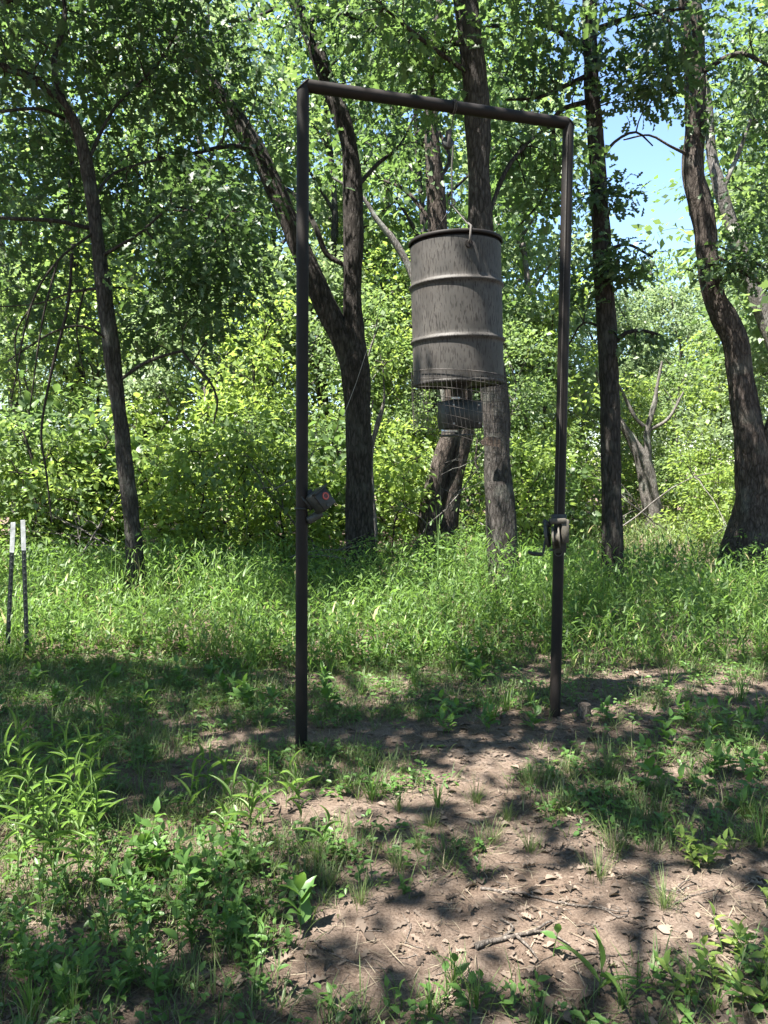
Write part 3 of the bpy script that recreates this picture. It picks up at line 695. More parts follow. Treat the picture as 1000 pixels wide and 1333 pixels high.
shr = [(-30, 12, 2.2), (40, 11.6, 2.3), (95, 12.2, 2.0), (140, 12.8, 2.2), (215, 12, 1.9), (265, 11.8, 2.0), (320, 12.4, 2.3), (370, 12.6, 2.0), (425, 14, 2.2), (510, 13.2, 1.9), (505, 15, 2.4), (625, 14.5, 2.3), (680, 14, 2.0), (725, 15, 1.8), (760, 17, 1.8), (820, 22, 1.7), (885, 21, 2.0), (920, 18, 2.0), (60, 13.4, 2.6), (180, 13.8, 2.6), (290, 14, 2.8), (390, 15, 2.7), (940, 14.5, 1.6), (1040, 12, 2.0), (700, 17.5, 2.5), (570, 17, 2.6), (795, 20.5, 1.2), (870, 20.6, .9)]
for i, (a, b, c) in enumerate(shr):
    place(SHR, i, a, b, c, 2.2, ('tall' if c > 2.25 else 'low') + ' TONE leafy shrub ZONE', 'shrub', 'shrubs along the edge of the grass')

for i in range(16):
    px = 60 + i * 62 + 22 * math.sin(i * 3.7)
    place(MID, (0, 2)[i % 2], px, 31 + 4 * math.sin(i * 1.9), 6.4 + math.sin(i * 2.7), 5.5, 'distant TONE low tree far ZONE', 'tree', 'distant low trees')

for i in range(11):
    px = 470 + i * 52 + 15 * math.sin(i * 2.1)
    place(MID, (2, 0)[i % 2], px, 37.5 + 2 * math.sin(i * 3.1), 6.6 + .8 * math.sin(i * 1.7), 5.5, 'farthest TONE low tree beyond the wood, far ZONE', 'tree', 'farthest low trees')

def dead_brush(px, py, d_, length, az0, label, seed):
    r_ = np.random.default_rng(seed); b = P(px, py, d_); b[2] = float(hgt(b[0], b[1]))
    root = thing('dead_branch', label, 'dead branch', tuple(b))
    def arm(p, dr, L_, rad, lev):
        n = 7; pts = [p]
        for _ in range(n): dr = nrm(dr + r_.normal(0, .16, 3) - A([0, 0, .03])); pts.append(pts[-1] + dr * L_ / n)
        pts = A(pts); m_ = MB(); tube(m_, pts, np.linspace(rad, rad * .35, n + 1), 6); m_.obj('branch', M['barkg'], root)
        if lev < 2:
            for k in range(4 if lev == 0 else 3):
                i = r_.integers(2, n); arm(pts[i], nrm(dr + r_.normal(0, .6, 3)), L_ * r_.uniform(.35, .6), rad * .5, lev + 1)
    arm(A([0, 0, -.05]), nrm(A([math.cos(az0) * .8, -.25, .75])), length, .022, 0)
    return root
dead_brush(70, 700, 11.0, 1.9, .4, 'dead grey branch poking out of the shrubs behind the stakes', 1)
dead_brush(205, 700, 11.4, 2.0, 2.6, 'dead grey branch leaning behind the slim bent oak', 2)
dead_brush(330, 700, 11.6, 2.2, .2, 'dead grey branch slanting through the shrubs beside the camera post', 3)
dead_brush(432, 700, 12.6, 2.6, 2.2, 'long dead grey branch behind the camera box', 4)
dead_brush(520, 700, 13.0, 2.4, .9, 'dead grey branch between the forking tree and the leaning stems', 5)
dead_brush(700, 690, 13.2, 2.4, 2.5, 'dead grey branch behind the winch', 6)
dead_brush(760, 690, 15.0, 3.0, .6, 'dead grey branch beside the slim straight trunk', 7)
dead_brush(900, 690, 17.0, 3.4, 2.4, 'dead grey branch between the snag and the big crooked tree', 8)

# ------------------------------------------------------------------ pipe frame
yl, yr = G(392, 975)[1], G(722, 938)[1]
pb = [P(392, 975, yl), P(722, 940, yr)]; ptp = [P(394.5, 111, yl), P(740, 161, yr)]
root = thing('pipe_frame', 'tall rusty brown pipe frame of two posts and a crossbar', 'frame', tuple((pb[0] + pb[1]) / 2))
o0 = (pb[0] + pb[1]) / 2
PR = .0355
def mitred(p, q, r, ps=None, pe=None, seg=28):
    """straight pipe from p to q, each end cut by a plane (point, normal)"""
    ax = nrm(q - p); ref = A([0, 1., 0]); u = nrm(np.cross(ax, ref)); v_ = np.cross(ax, u)
    th = np.linspace(0, 2 * math.pi, seg, endpoint=False)
    ring = r * (np.cos(th)[:, None] * u + np.sin(th)[:, None] * v_)
    n = max(2, int(np.linalg.norm(q - p) / .25)); rows = []
    for i, t_ in enumerate(np.linspace(0, 1, n)):
        R = ring + p + (q - p) * t_
        pl = ps if i == 0 else pe if i == n - 1 else None
        if pl is not None: R = R + ax * (((pl[0] - R) @ pl[1]) / (ax @ pl[1]))[:, None]
        rows.append(R)
    m_ = MB(); i = np.arange(n - 1)[:, None] * seg; j = np.arange(seg)[None]; k = (j + 1) % seg
    m_.add(A(rows), np.stack([i + j, i + k, i + seg + k, i + seg + j], -1).reshape(-1, 4))
    for row, fl in ((rows[0], 1), (rows[-1], 0)):
        m_.add(np.concatenate([row, row.mean(0)[None]]), A([[seg, (a + 1) % seg, a] if fl else [seg, a, (a + 1) % seg] for a in range(seg)]))
    m_.v = [x - o0 for x in m_.v]
    return m_
bar = nrm(ptp[1] - ptp[0])
for i in (0, 1):
    upv = nrm(ptp[i] - pb[i]); din = bar if i == 0 else -bar
    foot = pb[i].copy(); foot[2] = hgt(foot[0], foot[1]) - .15
    pl = (ptp[i], nrm(upv + din))
    mitred(foot, ptp[i], PR, None, (ptp[i], nrm(upv + din) if False else nrm(din - upv))).obj('post', M['pipe'], root)
u0, u1 = nrm(ptp[0] - pb[0]), nrm(ptp[1] - pb[1])
mitred(ptp[0], ptp[1], PR * .99, (ptp[0], nrm(bar - u0)), (ptp[1], nrm(-bar - u1))).obj('crossbar', M['pipe'], root)
for i in (0, 1):                                                     # weld beads at the mitred corners
    din = bar if i == 0 else -bar; upv = u0 if i == 0 else u1
    nn = nrm(din - upv); e1 = nrm(din + upv); e2 = np.cross(nn, e1); th = np.linspace(0, 2 * math.pi, 33)
    ring = ptp[i] + PR * (np.cos(th)[:, None] * e1 * 1.35 + np.sin(th)[:, None] * e2 * 1.0)
    m_ = MB(); tube(m_, ring - o0, .005, 6, cap=False); m_.obj('weld_bead', M['pipe'], root)

# point on the crossbar where the drum hangs
def on_bar(px):
    for t_ in np.linspace(0, 1, 400):
        q = ptp[0] + (ptp[1] - ptp[0]) * t_
        if 500 + q[0] / (q[1] * math.cos(PITCH) - (q[2] - CAM_Z) * math.sin(PITCH)) * F_PX >= px: return q
hang = on_bar(590); DY = hang[1]
m_ = MB(); e2 = np.cross(bar, A([0, 0, 1.])); e2 = nrm(e2); e3 = np.cross(e2, bar); th = np.linspace(0, 2 * math.pi, 29)
for s_ in (-.006, .006):
    tube(m_, hang - o0 + bar * s_ + (PR + .004) * (np.cos(th)[:, None] * e2 + np.sin(th)[:, None] * e3), .0042, 6, cap=False)
m_.obj('bar_ring', M['rust'], root)

# pulley and lifting cable
pc = P(583, 186, DY)
pr_ = thing('pulley', 'small round pulley hanging under the crossbar above the drum', 'pulley', tuple(pc))
m_ = MB(); lathe(m_, [(0, -.012), (.036, -.012), (.038, -.009), (.030, -.002), (.030, .002), (.038, .009), (.036, .012), (0, .012)], 28)
m_.v = [v @ rotm(80, 0, 20).T for v in m_.v]; m_.obj('sheave', M['camo'], pr_)
m_ = MB()
for s_ in (-1, 1):
    box(m_, (0, s_ * .018, .022), (.022, .004, .11), mat=0)
m_.v = [v @ rotm(0, 6, 20).T for v in m_.v]; m_.obj('cheek_plate', M['rust'], pr_)
ring_b = hang + A([0, 0, -PR - .008])
m_ = MB(); tube(m_, [ring_b - pc, (ring_b - pc) * .55 + A([.006, 0, 0]), A([0.0, 0, .07])], .004, 6); m_.obj('hook_link', M['rust'], pr_)

# drum feeder
top_c, bot_c = P(592.5, 317, DY), P(597, 500, DY)
DH = np.linalg.norm(top_c - bot_c) ; DR = 58.0 / F_PX * DY * 1.0
axis_v = nrm(top_c - bot_c)
ry = math.atan2(axis_v[0], axis_v[2]); rx = 0.0
fd = thing('game_feeder', 'weathered steel drum feeder hanging from the crossbar, painted in a bark pattern', 'feeder', tuple(bot_c), None, (0.02, ry, 0))
m_ = MB(); prof = [(0, .004), (DR - .012, .004), (DR - .002, -.004), (DR, .004)]
def rib(z): return [(DR, z - .022), (DR + .003, z - .014), (DR + .012, z - .005), (DR + .0135, z), (DR + .012, z + .005), (DR + .003, z + .014), (DR, z + .022)]
prof += [(DR, z) for z in np.linspace(.03, DH * .30 - .04, 6)] + rib(DH * .30) + [(DR, z) for z in np.linspace(DH * .30 + .04, DH * .685 - .04, 7)] + rib(DH * .685) + [(DR, z) for z in np.linspace(DH * .685 + .04, DH - .03, 6)]
lathe(m_, prof, 96)
rsd = np.random.default_rng(5)
v = m_.v[0]; ang = np.arctan2(v[:, 1], v[:, 0])                      # shallow dents
for k in range(14):
    a0, z0, s0 = rsd.uniform(-math.pi, math.pi), rsd.uniform(.1, DH - .1), rsd.uniform(.05, .11)
    dd = np.hypot(np.angle(np.exp(1j * (ang - a0))) * DR, v[:, 2] - z0)
    v[:, :2] *= (1 - rsd.uniform(.006, .02) * np.exp(-(dd / s0) ** 2))[:, None]
dr = m_.obj('drum', M['drum'], fd)
m_ = MB(); lathe(m_, [(DR - .03, DH + .002), (DR - .012, DH + .006), (DR + .005, DH + .006), (DR + .009, DH + .001), (DR + .009, DH - .010), (DR + .005, DH - .015), (DR - .001, DH - .015)], 96); m_.obj('rim', M['pipe'], dr)
m_ = MB(); lathe(m_, [(DR - .006, DH - .03), (DR - .012, DH - .004), (DR - .05, DH - .006), (.12, DH + .0), (0, DH + .004)], 64); m_.obj('lid', M['pipe'], dr)
m_ = MB(); lathe(m_, [(DR - .002, -.008), (DR + .004, -.006), (DR + .005, .006), (DR + .001, .012)], 96); m_.obj('chime', M['drum'], dr)
hx = .05; hy = -math.sqrt(DR ** 2 - hx ** 2)                          # front eye, hook and bail wires
m_ = MB(); tube(m_, [(hx, hy + .01, DH - .075), (hx, hy - .022, DH - .075), (hx + .004, hy - .03, DH - .06), (hx + .012, hy - .022, DH + .015), (hx + .0, hy + .02, DH + .04)], .0065, 8); m_.obj('lifting_hook', M['rust'], fd)
m_ = MB(); tube(m_, [(hx, hy + .004, DH - .08), (hx, hy - .016, DH - .08)], .021, 14); m_.obj('eye_bolt', M['pipe'], fd)
apex = A([.0, 0, DH + .30])
pcl = A(Matrix.Rotation(-ry, 3, 'Y') @ Vector(pc - bot_c))
apex = A([-.015, .0, DH + .22])
for (ax_, ay_) in ((hx, hy + .02), (-.19, .19), (.22, .16)):
    m_ = MB(); tube(m_, [(ax_, ay_, DH + (.035 if ay_ < 0 else 0)), (ax_ * .5, ay_ * .5, DH + .12), apex], .0032, 6); m_.obj('bail_wire', M['rust'], fd)
m_ = MB(); tube(m_, [apex, apex * .4 + pcl * .6 + A([.012, 0, 0]), pcl + A([.03, 0, -.03])], .0055, 6); m_.obj('lifting_cable', M['rust'], fd)
th = np.linspace(0, 2 * math.pi, 20)
m_ = MB(); tube(m_, np.stack([apex[0] + .02 * np.cos(th), np.full(20, apex[1]), apex[2] + .02 + .02 * np.sin(th)], -1), .005, 6, cap=False); m_.obj('cable_ring', M['rust'], fd)
# throat, motor box and spinner below
lz = lambda py: (500 - py) / F_PX * DY
lx = lambda px: (px - 597) / F_PX * DY
m_ = MB(); lathe(m_, [(.085, .006), (.08, -.01), (.032, -.045), (.03, -.115)], 28, centre=(lx(597), 0, 0)); m_.obj('funnel', M['blackbox'], fd)
for s_ in (-.052, .052):
    m_ = MB(); box(m_, (lx(600) + s_, 0.02, -.055), (.018, .006, .115)); m_.obj('strap', M['blackbox'], fd)
bxc = A([lx(597.5), -.03, lz(540)])
m_ = MB(); box(m_, bxc, (50 / F_PX * DY, .15, 36 / F_PX * DY), rotm(0, 0, 22), bev=.06); mbx = m_.obj('motor_box', M['blackbox'], fd)
m_ = MB(); R_ = rotm(0, 0, 22); box(m_, bxc + R_ @ A([0, -.078, 0]), (.19, .006, .13), R_); m_.obj('box_lid', M['blackbox'], mbx)
for sx, sz in ((-.085, .055), (.085, .055), (-.085, -.055), (.085, -.055)):
    m_ = MB(); c_ = bxc + R_ @ A([sx, -.083, sz]); box(m_, c_, (.012, .006, .012), R_); m_.obj('screw', M['steel'], mbx)
m_ = MB(); lathe(m_, [(.012, lz(558)), (.012, lz(566)), (.10, lz(566)), (.102, lz(565)), (.10, lz(567.2)), (0, lz(567.2))], 32, centre=(lx(592), -.02, 0)); m_.obj('spinner_plate', M['camo'], fd)
m_ = MB()
for k in range(3):
    a = k * 2.09 + .5; box(m_, (lx(583) + .03 * math.cos(a), -.06 + .02 * math.sin(a), lz(560)), (.05, .003, .022), rotm(0, 0, math.degrees(a)))
m_.obj('spinner_vane', M['alu'], fd)
m_ = MB(); box(m_, (lx(592), -.03, lz(518.5)), (.045, .05, .02), rotm(0, 0, 10)); m_.obj('glint_block', M['alu'], mbx)  # bright metal piece added to stand for white reflected spots
# welded wire cage round the mouth, hung askew
m_ = MB(); CR = DR + .012; nw = 62; hc = .40
def cage(th_, z_):
    tl = .075 * np.cos(th_ - .15)                                    # slopes down on the far side of the hang
    k = z_ / hc
    rr = CR * (1 - .06 * k * k) + .020 * np.sin(2 * th_ + 1) * k + .02 * np.sin(5 * th_) * k * k
    return np.stack([rr * np.cos(th_) + .012 * k, rr * np.sin(th_), .052 - tl * .35 - tl * .9 * k - z_ * np.ones_like(th_)], -1)
for k in range(nw):
    t_ = 2 * math.pi * k / nw; zz = np.linspace(0, hc + (.02 if k % 3 else -.03), 9)
    tube(m_, cage(np.full(9, t_) + .10 * (zz / hc) ** 2, zz), .00125, 4, cap=False)
for z_ in np.arange(0, hc + .001, .0571):
    t_ = np.linspace(0, 2 * math.pi, 73); tube(m_, cage(t_ + .10 * (z_ / hc) ** 2, np.full(73, z_)), .00125 if z_ > 0 else .0022, 4, cap=False)
cg = m_.obj('wire_cage', M['rust'], fd); cg['label'] = 'bent welded wire mesh skirt below the drum'

# ------------------------------------------------------------------ hand winch on the right post
def post_at(i, py):
    a, b = pb[i], ptp[i]; y = yl if i == 0 else yr
    z = P(500, py, y)[2]; return a + (b - a) * ((z - a[2]) / (b[2] - a[2]))
wc = post_at(1, 694)
wr = thing('hand_winch', 'hand crank winch clamped on the shorter looking pipe post', 'winch', tuple(wc))
def wv(px, py, dy=0): q = P(px, py, yr) - wc; q[1] += dy; return q
def part(name, fn, mat, parent): m_ = MB(); fn(m_); return m_.obj(name, M[mat], parent)
part('mounting_plate', lambda m: box(m, wv(728, 694, -PR - .006), (.075, .008, .25)), 'camo', wr)
for py in (672, 716):
    th = np.linspace(0, 2 * math.pi, 25); c_ = wv(725, py)
    part('clamp_band', lambda m: tube(m, np.stack([c_[0] + (PR + .006) * np.cos(th), c_[1] + (PR + .006) * np.sin(th), np.full(25, c_[2])], -1), .005, 6, cap=False), 'camo', wr)
part('side_frame', lambda m: (box(m, wv(731, 690, -PR - .04), (.05, .07, .15)), box(m, wv(722, 677, -PR - .05), (.10, .06, .035))), 'tan', wr)
def disc(m, c, r, w_, ax=(1, 0, 0), seg=28):
    ax = nrm(A(ax, float)); tube(m, [c - ax * w_ / 2, c + ax * w_ / 2], r, seg)
rl = part('cable_reel', lambda m: (disc(m, wv(716, 698, -PR - .06), .072, .012, (1, -.25, .1)), disc(m, wv(724, 698, -PR - .055), .072, .010, (1, -.25, .1)), disc(m, wv(720, 698, -PR - .058), .045, .05, (1, -.25, .1))), 'tan', wr)
part('gear', lambda m: disc(m, wv(709, 694, -PR - .05), .085, .018, (1, -.35, .15)), 'camo', wr)
part('pawl', lambda m: (box(m, wv(709, 680, -PR - .04), (.06, .03, .03), rotm(0, 30, 0)), box(m, wv(718, 673, -PR - .03), (.03, .03, .04))), 'blackbox', wr)
part('crank_arm', lambda m: tube(m, [wv(710, 692, -PR - .07), wv(705, 700, -PR - .09), wv(702, 717, -PR - .09), wv(699, 719.5, -PR - .09)], .008, 8), 'blackbox', wr)
part('handle_grip', lambda m: tube(m, [wv(702, 719, -PR - .09), wv(699, 719, -PR - .09), wv(688, 718, -PR - .09), wv(683, 716, -PR - .09)], [.008, .0125, .013, .010], 12), 'blackbox', wr)
th = np.linspace(0, 2 * math.pi, 25); c_ = wv(725, 718, -PR - .012)
part('cable_loop', lambda m: tube(m, np.stack([c_[0] + .024 * np.cos(th), np.full(25, c_[1]), c_[2] + .024 * np.sin(th)], -1), .003, 6, cap=False), 'rust', wr)
q1, q2 = wv(722, 690, -PR - .04), P(741, 175, yr) - wc + A([-.02, -PR - .004, 0])
part('winch_cable', lambda m: tube(m, [q1, q1 * .9 + q2 * .1 + A([.004, 0.02, 0]), q2], .0022, 5), 'rust', wr)

# ------------------------------------------------------------------ camera box on the left post
cc = P(417, 651, yl - .02)
cr_ = thing('trail_camera', 'dark boxy trail camera with a red ring, tilted on the taller post', 'camera', tuple(cc))
R0 = rotm(0, 0, 0); Rb = A((Matrix.Rotation(math.radians(38), 3, 'Z') @ Matrix.Rotation(math.radians(-14), 3, 'X') @ Matrix.Rotation(math.radians(-33), 3, 'Y')))
def cb(name, c, s, mat, par=cr_, bev=.1): m_ = MB(); box(m_, Rb @ A(c), s, Rb, bev=bev); return m_.obj(name, M[mat], par)
bd = cb('camera_body', (0, 0, 0), (.105, .085, .125), 'camo')
cb('front_plate', (0, -.045, 0), (.098, .012, .118), 'blackbox', bd)
cb('hood', (0, -.055, .058), (.105, .04, .010), 'blackbox', bd)
def cyl(name, c, r, h_, mat, par):
    m_ = MB(); tube(m_, [Rb @ (A(c) + A([0, -h_ / 2, 0])), Rb @ (A(c) + A([0, h_ / 2, 0]))], r, 24); return m_.obj(name, M[mat], par)
th = np.linspace(0, 2 * math.pi, 33)
m_ = MB(); tube(m_, (np.stack([.018 * np.cos(th) + .012, np.full(33, -.053), .018 * np.sin(th) + .008], -1)) @ Rb.T, .005, 8, cap=False); m_.obj('red_ring', M['red'], bd)
cyl('lens', (.012, -.051, .008), .0135, .006, 'redd', bd)
cyl('sensor', (-.012, -.052, -.04), .009, .006, 'camo', bd)
cb('latch', (.052, 0, 0), (.008, .03, .05), 'blackbox', bd)
cb('solar_flap', (-.02, .05, .03), (.09, .01, .10), 'blackbox')
pL = post_at(0, 655) - cc
m_ = MB(); tube(m_, [pL, pL * .4 + A([0, .05, -.01]), A([-.01, .04, 0])], .012, 8); m_.obj('mount_arm', M['blackbox'], cr_)
c_ = P(409, 673, yl) - cc
m_ = MB(); box(m_, c_, (.10, .05, .045), rotm(0, -28, 25), bev=.2); m_.obj('lower_bracket', M['camo'], cr_)
m_ = MB(); c_ = post_at(0, 662) - cc; tube(m_, np.stack([c_[0] + (PR + .004) * np.cos(th), c_[1] + (PR + .004) * np.sin(th), np.full(33, c_[2])], -1), .006, 6, cap=False); m_.obj('strap', M['blackbox'], cr_)

# small board on the trunk behind the drum, wire strung from the forked tree
bp_ = P(640, 577, 8.44)
m_ = MB(); tri = [(-.13, 0, .02), (-.04, 0, .075), (.10, 0, .06), (.11, 0, -.045), (-.10, 0, -.02)]
a_ = A(tri); v = np.concatenate([a_, a_ + A([0, .022, 0])]); n = 5
m_.add(v, A([[0, 4, 3, 2], [0, 2, 1, 1]])[:1]); m_.f[-1] = A([[0, 4, 3, 2]]); m_.f.append(A([[0, 2, 1]])); m_.m.append(A([0])); m_.t.append(A([.5]))
m_.f.append(A([[i, (i + 1) % 5, (i + 1) % 5 + 5, i + 5] for i in range(5)])); m_.m.append(np.zeros(5)); m_.t.append(np.zeros(5)); m_.m[0] = A([0]); m_.t[0] = A([.5])
tag(m_.obj('board_scrap', M['plank'], None, False, loc=tuple(bp_)), 'small dark pointed board fixed to the straight grey trunk', 'board')
m_ = MB(); a_, b_ = P(478, 455, 10.8), P(448, 540, 10.78); tube(m_, [a_ - a_, (b_ - a_) * .5 + A([.01, -.02, -.01]), b_ - a_], .004, 5)
tag(m_.obj('loose_wire', M['steel'], None, loc=tuple(a_)), 'thin loose wire slanting down the forking dark trunk', 'wire')

# ------------------------------------------------------------------ two metal stakes
def stake(t0, b0, label):
    d_ = 6.6; a_, b_ = P(t0[0], t0[1], d_), P(b0[0], b0[1], d_ + .04); b_[2] = hgt(b_[0], b_[1]) - .2
    root = thing('fence_stake', label, 'fence stake', tuple(A([b_[0], b_[1], hgt(b_[0], b_[1])])), 'pair of metal fence stakes')
    o_ = A(root.location); ax = nrm(a_ - b_); u = nrm(np.cross(ax, A([0, 1., 0]))); v_ = nrm(np.cross(u, ax))
    def prism(name, s0, s1, mat, gr=0.0):
        L_ = np.linalg.norm(a_ - b_); m_ = MB()
        ol = A([(-.019, -.004), (.019, -.004), (.019, .001), (.003, .001), (.003, .030), (-.003, .030), (-.003, .001), (-.019, .001)]) * (1 + gr)
        rows = [b_ + ax * (L_ * s) + ol[:, :1] * u - ol[:, 1:] * v_ * -1 for s in (s0, s1)]
        vv = np.concatenate(rows) - o_; n = len(ol)
        m_.add(vv, A([[i, (i + 1) % n, (i + 1) % n + n, i + n] for i in range(n)]))
        m_.f += [A([[8 + 0, 8 + 1, 8 + 2, 8 + 7]]), A([[8 + 3, 8 + 4, 8 + 5, 8 + 6]])]; m_.m += [A([0]), A([0])]; m_.t += [A([.5]), A([.5])]
        return m_.obj(name, M[mat], root, False)
    Lt = np.linalg.norm(a_ - b_); prism('shaft', 0, 1 - .262 / Lt, 'tpost'); prism('white_tip', 1 - .2615 / Lt, 1, 'tpw', .04)
    for k in range(14):
        c_ = a_ - ax * (.29 + .058 * k) - A([0, .008, 0]) - o_
        m_ = MB(); box(m_, c_, (.010, .006, .012), A(np.stack([u, v_, ax], 1))); m_.obj('stud', M['tpost'], root, False)
stake((17.5, 680), (8, 868), 'dark metal fence stake with white tip, leaning further of the pair')
stake((30, 677), (36, 862), 'dark metal fence stake with white tip, more upright of the pair')

# ------------------------------------------------------------------ tall grass belt
def stems_grass(n, xr, yr_, dens, hmul, rs, mb, fine=1.0):
    x, y = rs.uniform(*xr, n), rs.uniform(*yr_, n)
    keep_ = rs.random(n) < dens(x, y); x, y = x[keep_], y[keep_]; k = len(x)
    z = hgt(x, y) - .01
    H = hmul(x, y) * rs.uniform(.35, 1.2, k)
    base = np.stack([x, y, z], -1); az = rs.uniform(0, 2 * math.pi, k); lean = rs.uniform(.0, .22, k)
    cl = np.clip(.5 + .4 * n2(x, y, .5, 21) + rs.normal(0, .2, k), 0, .93); cl = np.where(rs.random(k) < .045, 1.0, cl)
    blades(mb, base, az, H, lean, rs.uniform(.1, .5, k), np.full(k, .0055 * fine), 0, cl)
    nl = 7
    for j in range(nl):
        t_ = (j + .6 + rs.uniform(-.2, .2, k)) / nl
        ang = lean + .25 * t_
        p = base + np.stack([np.cos(az) * np.sin(ang), np.sin(az) * np.sin(ang), np.cos(ang)], -1) * (H * t_)[:, None]
        a2 = az + j * 2.6 + rs.uniform(-.6, .6, k)
        ok = rs.random(k) < .85
        blades(mb, p[ok], a2[ok], (rs.uniform(.08, .22, k) * (1.1 - .35 * t_))[ok], rs.uniform(.45, .85, k)[ok], rs.uniform(.5, 1.3, k)[ok], (rs.uniform(.007, .015, k) * fine)[ok], 0, np.clip(cl + rs.normal(0, .12, k), 0, 1)[ok])
rs = np.random.default_rng(61); mb = MB()
def edge(x): return 6.25 + .25 * n2(x, 0 * x, .9, 31) + .12 * np.maximum(0, -x - 1)
def dens(x, y): return np.clip((y - edge(x)) * 1.6 + .25, 0, 1) * np.where(y > edge(x) - .25, 1, 0) * np.clip(.62 + .95 * n2(x, y, .6, 32), .06, 1)
def hm(x, y): return np.clip(.24 + .26 * (y - edge(x)), .18, .66) * (1 + .55 * n2(x, y, .7, 33))
stems_grass(8200, (-4.6, 4.6), (5.9, 9.0), dens, hm, rs, mb)
stems_grass(4200, (-7, 7), (9.0, 13.5), lambda x, y: np.where(np.abs(x) < .56 * y + .5, .9, .0), lambda x, y: .58 + .2 * n2(x, y, .9, 35), rs, mb, 1.6)
stems_grass(900, (-4.6, 4.6), (6.2, 9.2), lambda x, y: np.where((y > edge(x)) & (n2(x, y, .6, 38) > -.1), 1, 0), lambda x, y: hm(x, y) * 1.35, rs, mb, 1.7)
n = 22000; x, y = rs.uniform(-6, 6, n), rs.uniform(6.1, 11.5, n); ok = (np.abs(x) < .54 * y + .4) & (y > edge(x) - .1) & (n2(x, y, .7, 37) > -.25); x, y = x[ok], y[ok]; k = len(x)
a = rs.uniform(0, 6.28, k); l_ = rs.uniform(.03, .085, k)
leaves(mb, np.stack([x, y, hgt(x, y) + hm(x, y) * rs.random(k) ** .7], -1), np.stack([np.cos(a), np.sin(a), rs.normal(0, .4, k)], -1), rs.normal(0, .5, (k, 3)) + A([0, 0, 1]), l_, l_ * .5, OVATE, 0, np.clip(rs.normal(.55, .22, k), 0, .93))
tag(mb.obj('tall_grass', M['grass'], tint=True), 'belt of tall leafy grass growing round the tree trunks', 'grass', None, 'stuff')
mb = MB()
stems_grass(2600, (0, 12), (14, 22), lambda x, y: np.where((x > .12 * y) & (x < .6 * y), .9, 0), lambda x, y: .55 + .15 * n2(x, y, 1.4, 36), rs, mb, 2.2)
tag(mb.obj('pale_grass', M['short'], tint=True), 'pale dry tall grass in front of the forked snag', 'grass', None, 'stuff')

# ------------------------------------------------------------------ short ground cover
rs = np.random.default_rng(71)
BARE = [(630, 1045, .32, .2), (700, 1095, .36, .2), (790, 1150, .42, .2), (560, 960, .9, .28), (600, 1000, .45, .2), (470, 1060, .45, .16), (830, 1150, .75, .22), (720, 1210, .8, .22), (480, 1250, .3, .2), (950, 1130, .3, .15), (380, 960, .5, .12), (620, 1080, .35, .12)]
BAREW = [(*G(a, b), c, d_) for a, b, c, d_ in BARE]
def cover(x, y):
    c = .66 + .7 * n2(x, y, .5, 41) + .3 * n2(x, y, .2, 42)
    for (a, b, rx_, ry_) in BAREW: c = c - 1.0 * np.exp(-(((x - a) / rx_) ** 2 + ((y - b) / ry_) ** 2) ** 2)
    c = c + .35 * np.clip((-x - .3) / 1.0, 0, 1) + .5 * np.clip((-x - .15) / .4, 0, 1) * np.clip((3.4 - y) / .6, 0, 1) + .25 * np.clip((y - 4.9) / .8, 0, 1)
    c = c - .7 * np.clip((x - .3) / .8, 0, 1) * np.exp(-((y - 5.7) / .55) ** 2)
    return np.clip(c, 0.0, 1)
mb = MB()
n = 12000; x, y = rs.uniform(-3.8, 3.8, n), 1.9 + 4.7 * rs.random(n) ** .9
ok = (np.abs(x) < .54 * y + .3) & (rs.random(n) < cover(x, y) ** 1.2); x, y = x[ok], y[ok]; k = len(x)
for j in range(9):
    r_ = np.abs(rs.normal(0, .035, k)); a = rs.uniform(0, 6.28, k); xx, yy = x + r_ * np.cos(a), y + r_ * np.sin(a)
    blades(mb, np.stack([xx, yy, hgt(xx, yy) - .003], -1), a, rs.uniform(.03, .14, k), rs.uniform(.1, .9, k), rs.uniform(.2, 1.2, k), rs.uniform(.0026, .0055, k), 0, np.clip(.5 + .3 * n2(x, y, .3, 43) + rs.normal(0, .2, k), 0, 1), segs=3)
tag(mb.obj('short_grass', M['short'], tint=True), 'thin short grass scattered over the soil', 'grass', None, 'stuff')
mb = MB(); n = 6500; x, y = rs.uniform(-3.8, 3.8, n), rs.uniform(1.9, 6.9, n)
ok = (np.abs(x) < .54 * y + .3) & (rs.random(n) < cover(x, y) * .9); x, y = x[ok], y[ok]; k = len(x)
for j in range(6):
    a = rs.uniform(0, 6.28, k); r_ = rs.uniform(.0, .035, k); zz = rs.uniform(.012, .06, k)
    p = np.stack([x + r_ * np.cos(a), y + r_ * np.sin(a), hgt(x, y) + zz], -1)
    D = np.stack([np.cos(a), np.sin(a), rs.normal(.1, .3, k)], -1); N_ = rs.normal(0, .35, (k, 3)) + A([0, 0, 1])
    l_ = rs.uniform(.018, .048, k); leaves(mb, p, D, N_, l_, l_ * .55, OVATE, 0, np.clip(rs.normal(.5, .22, k), 0, .92))
tag(mb.obj('ground_cover', M['weed'], tint=True), 'low seedlings and small round leaves scattered over the soil', 'ground cover', None, 'stuff')

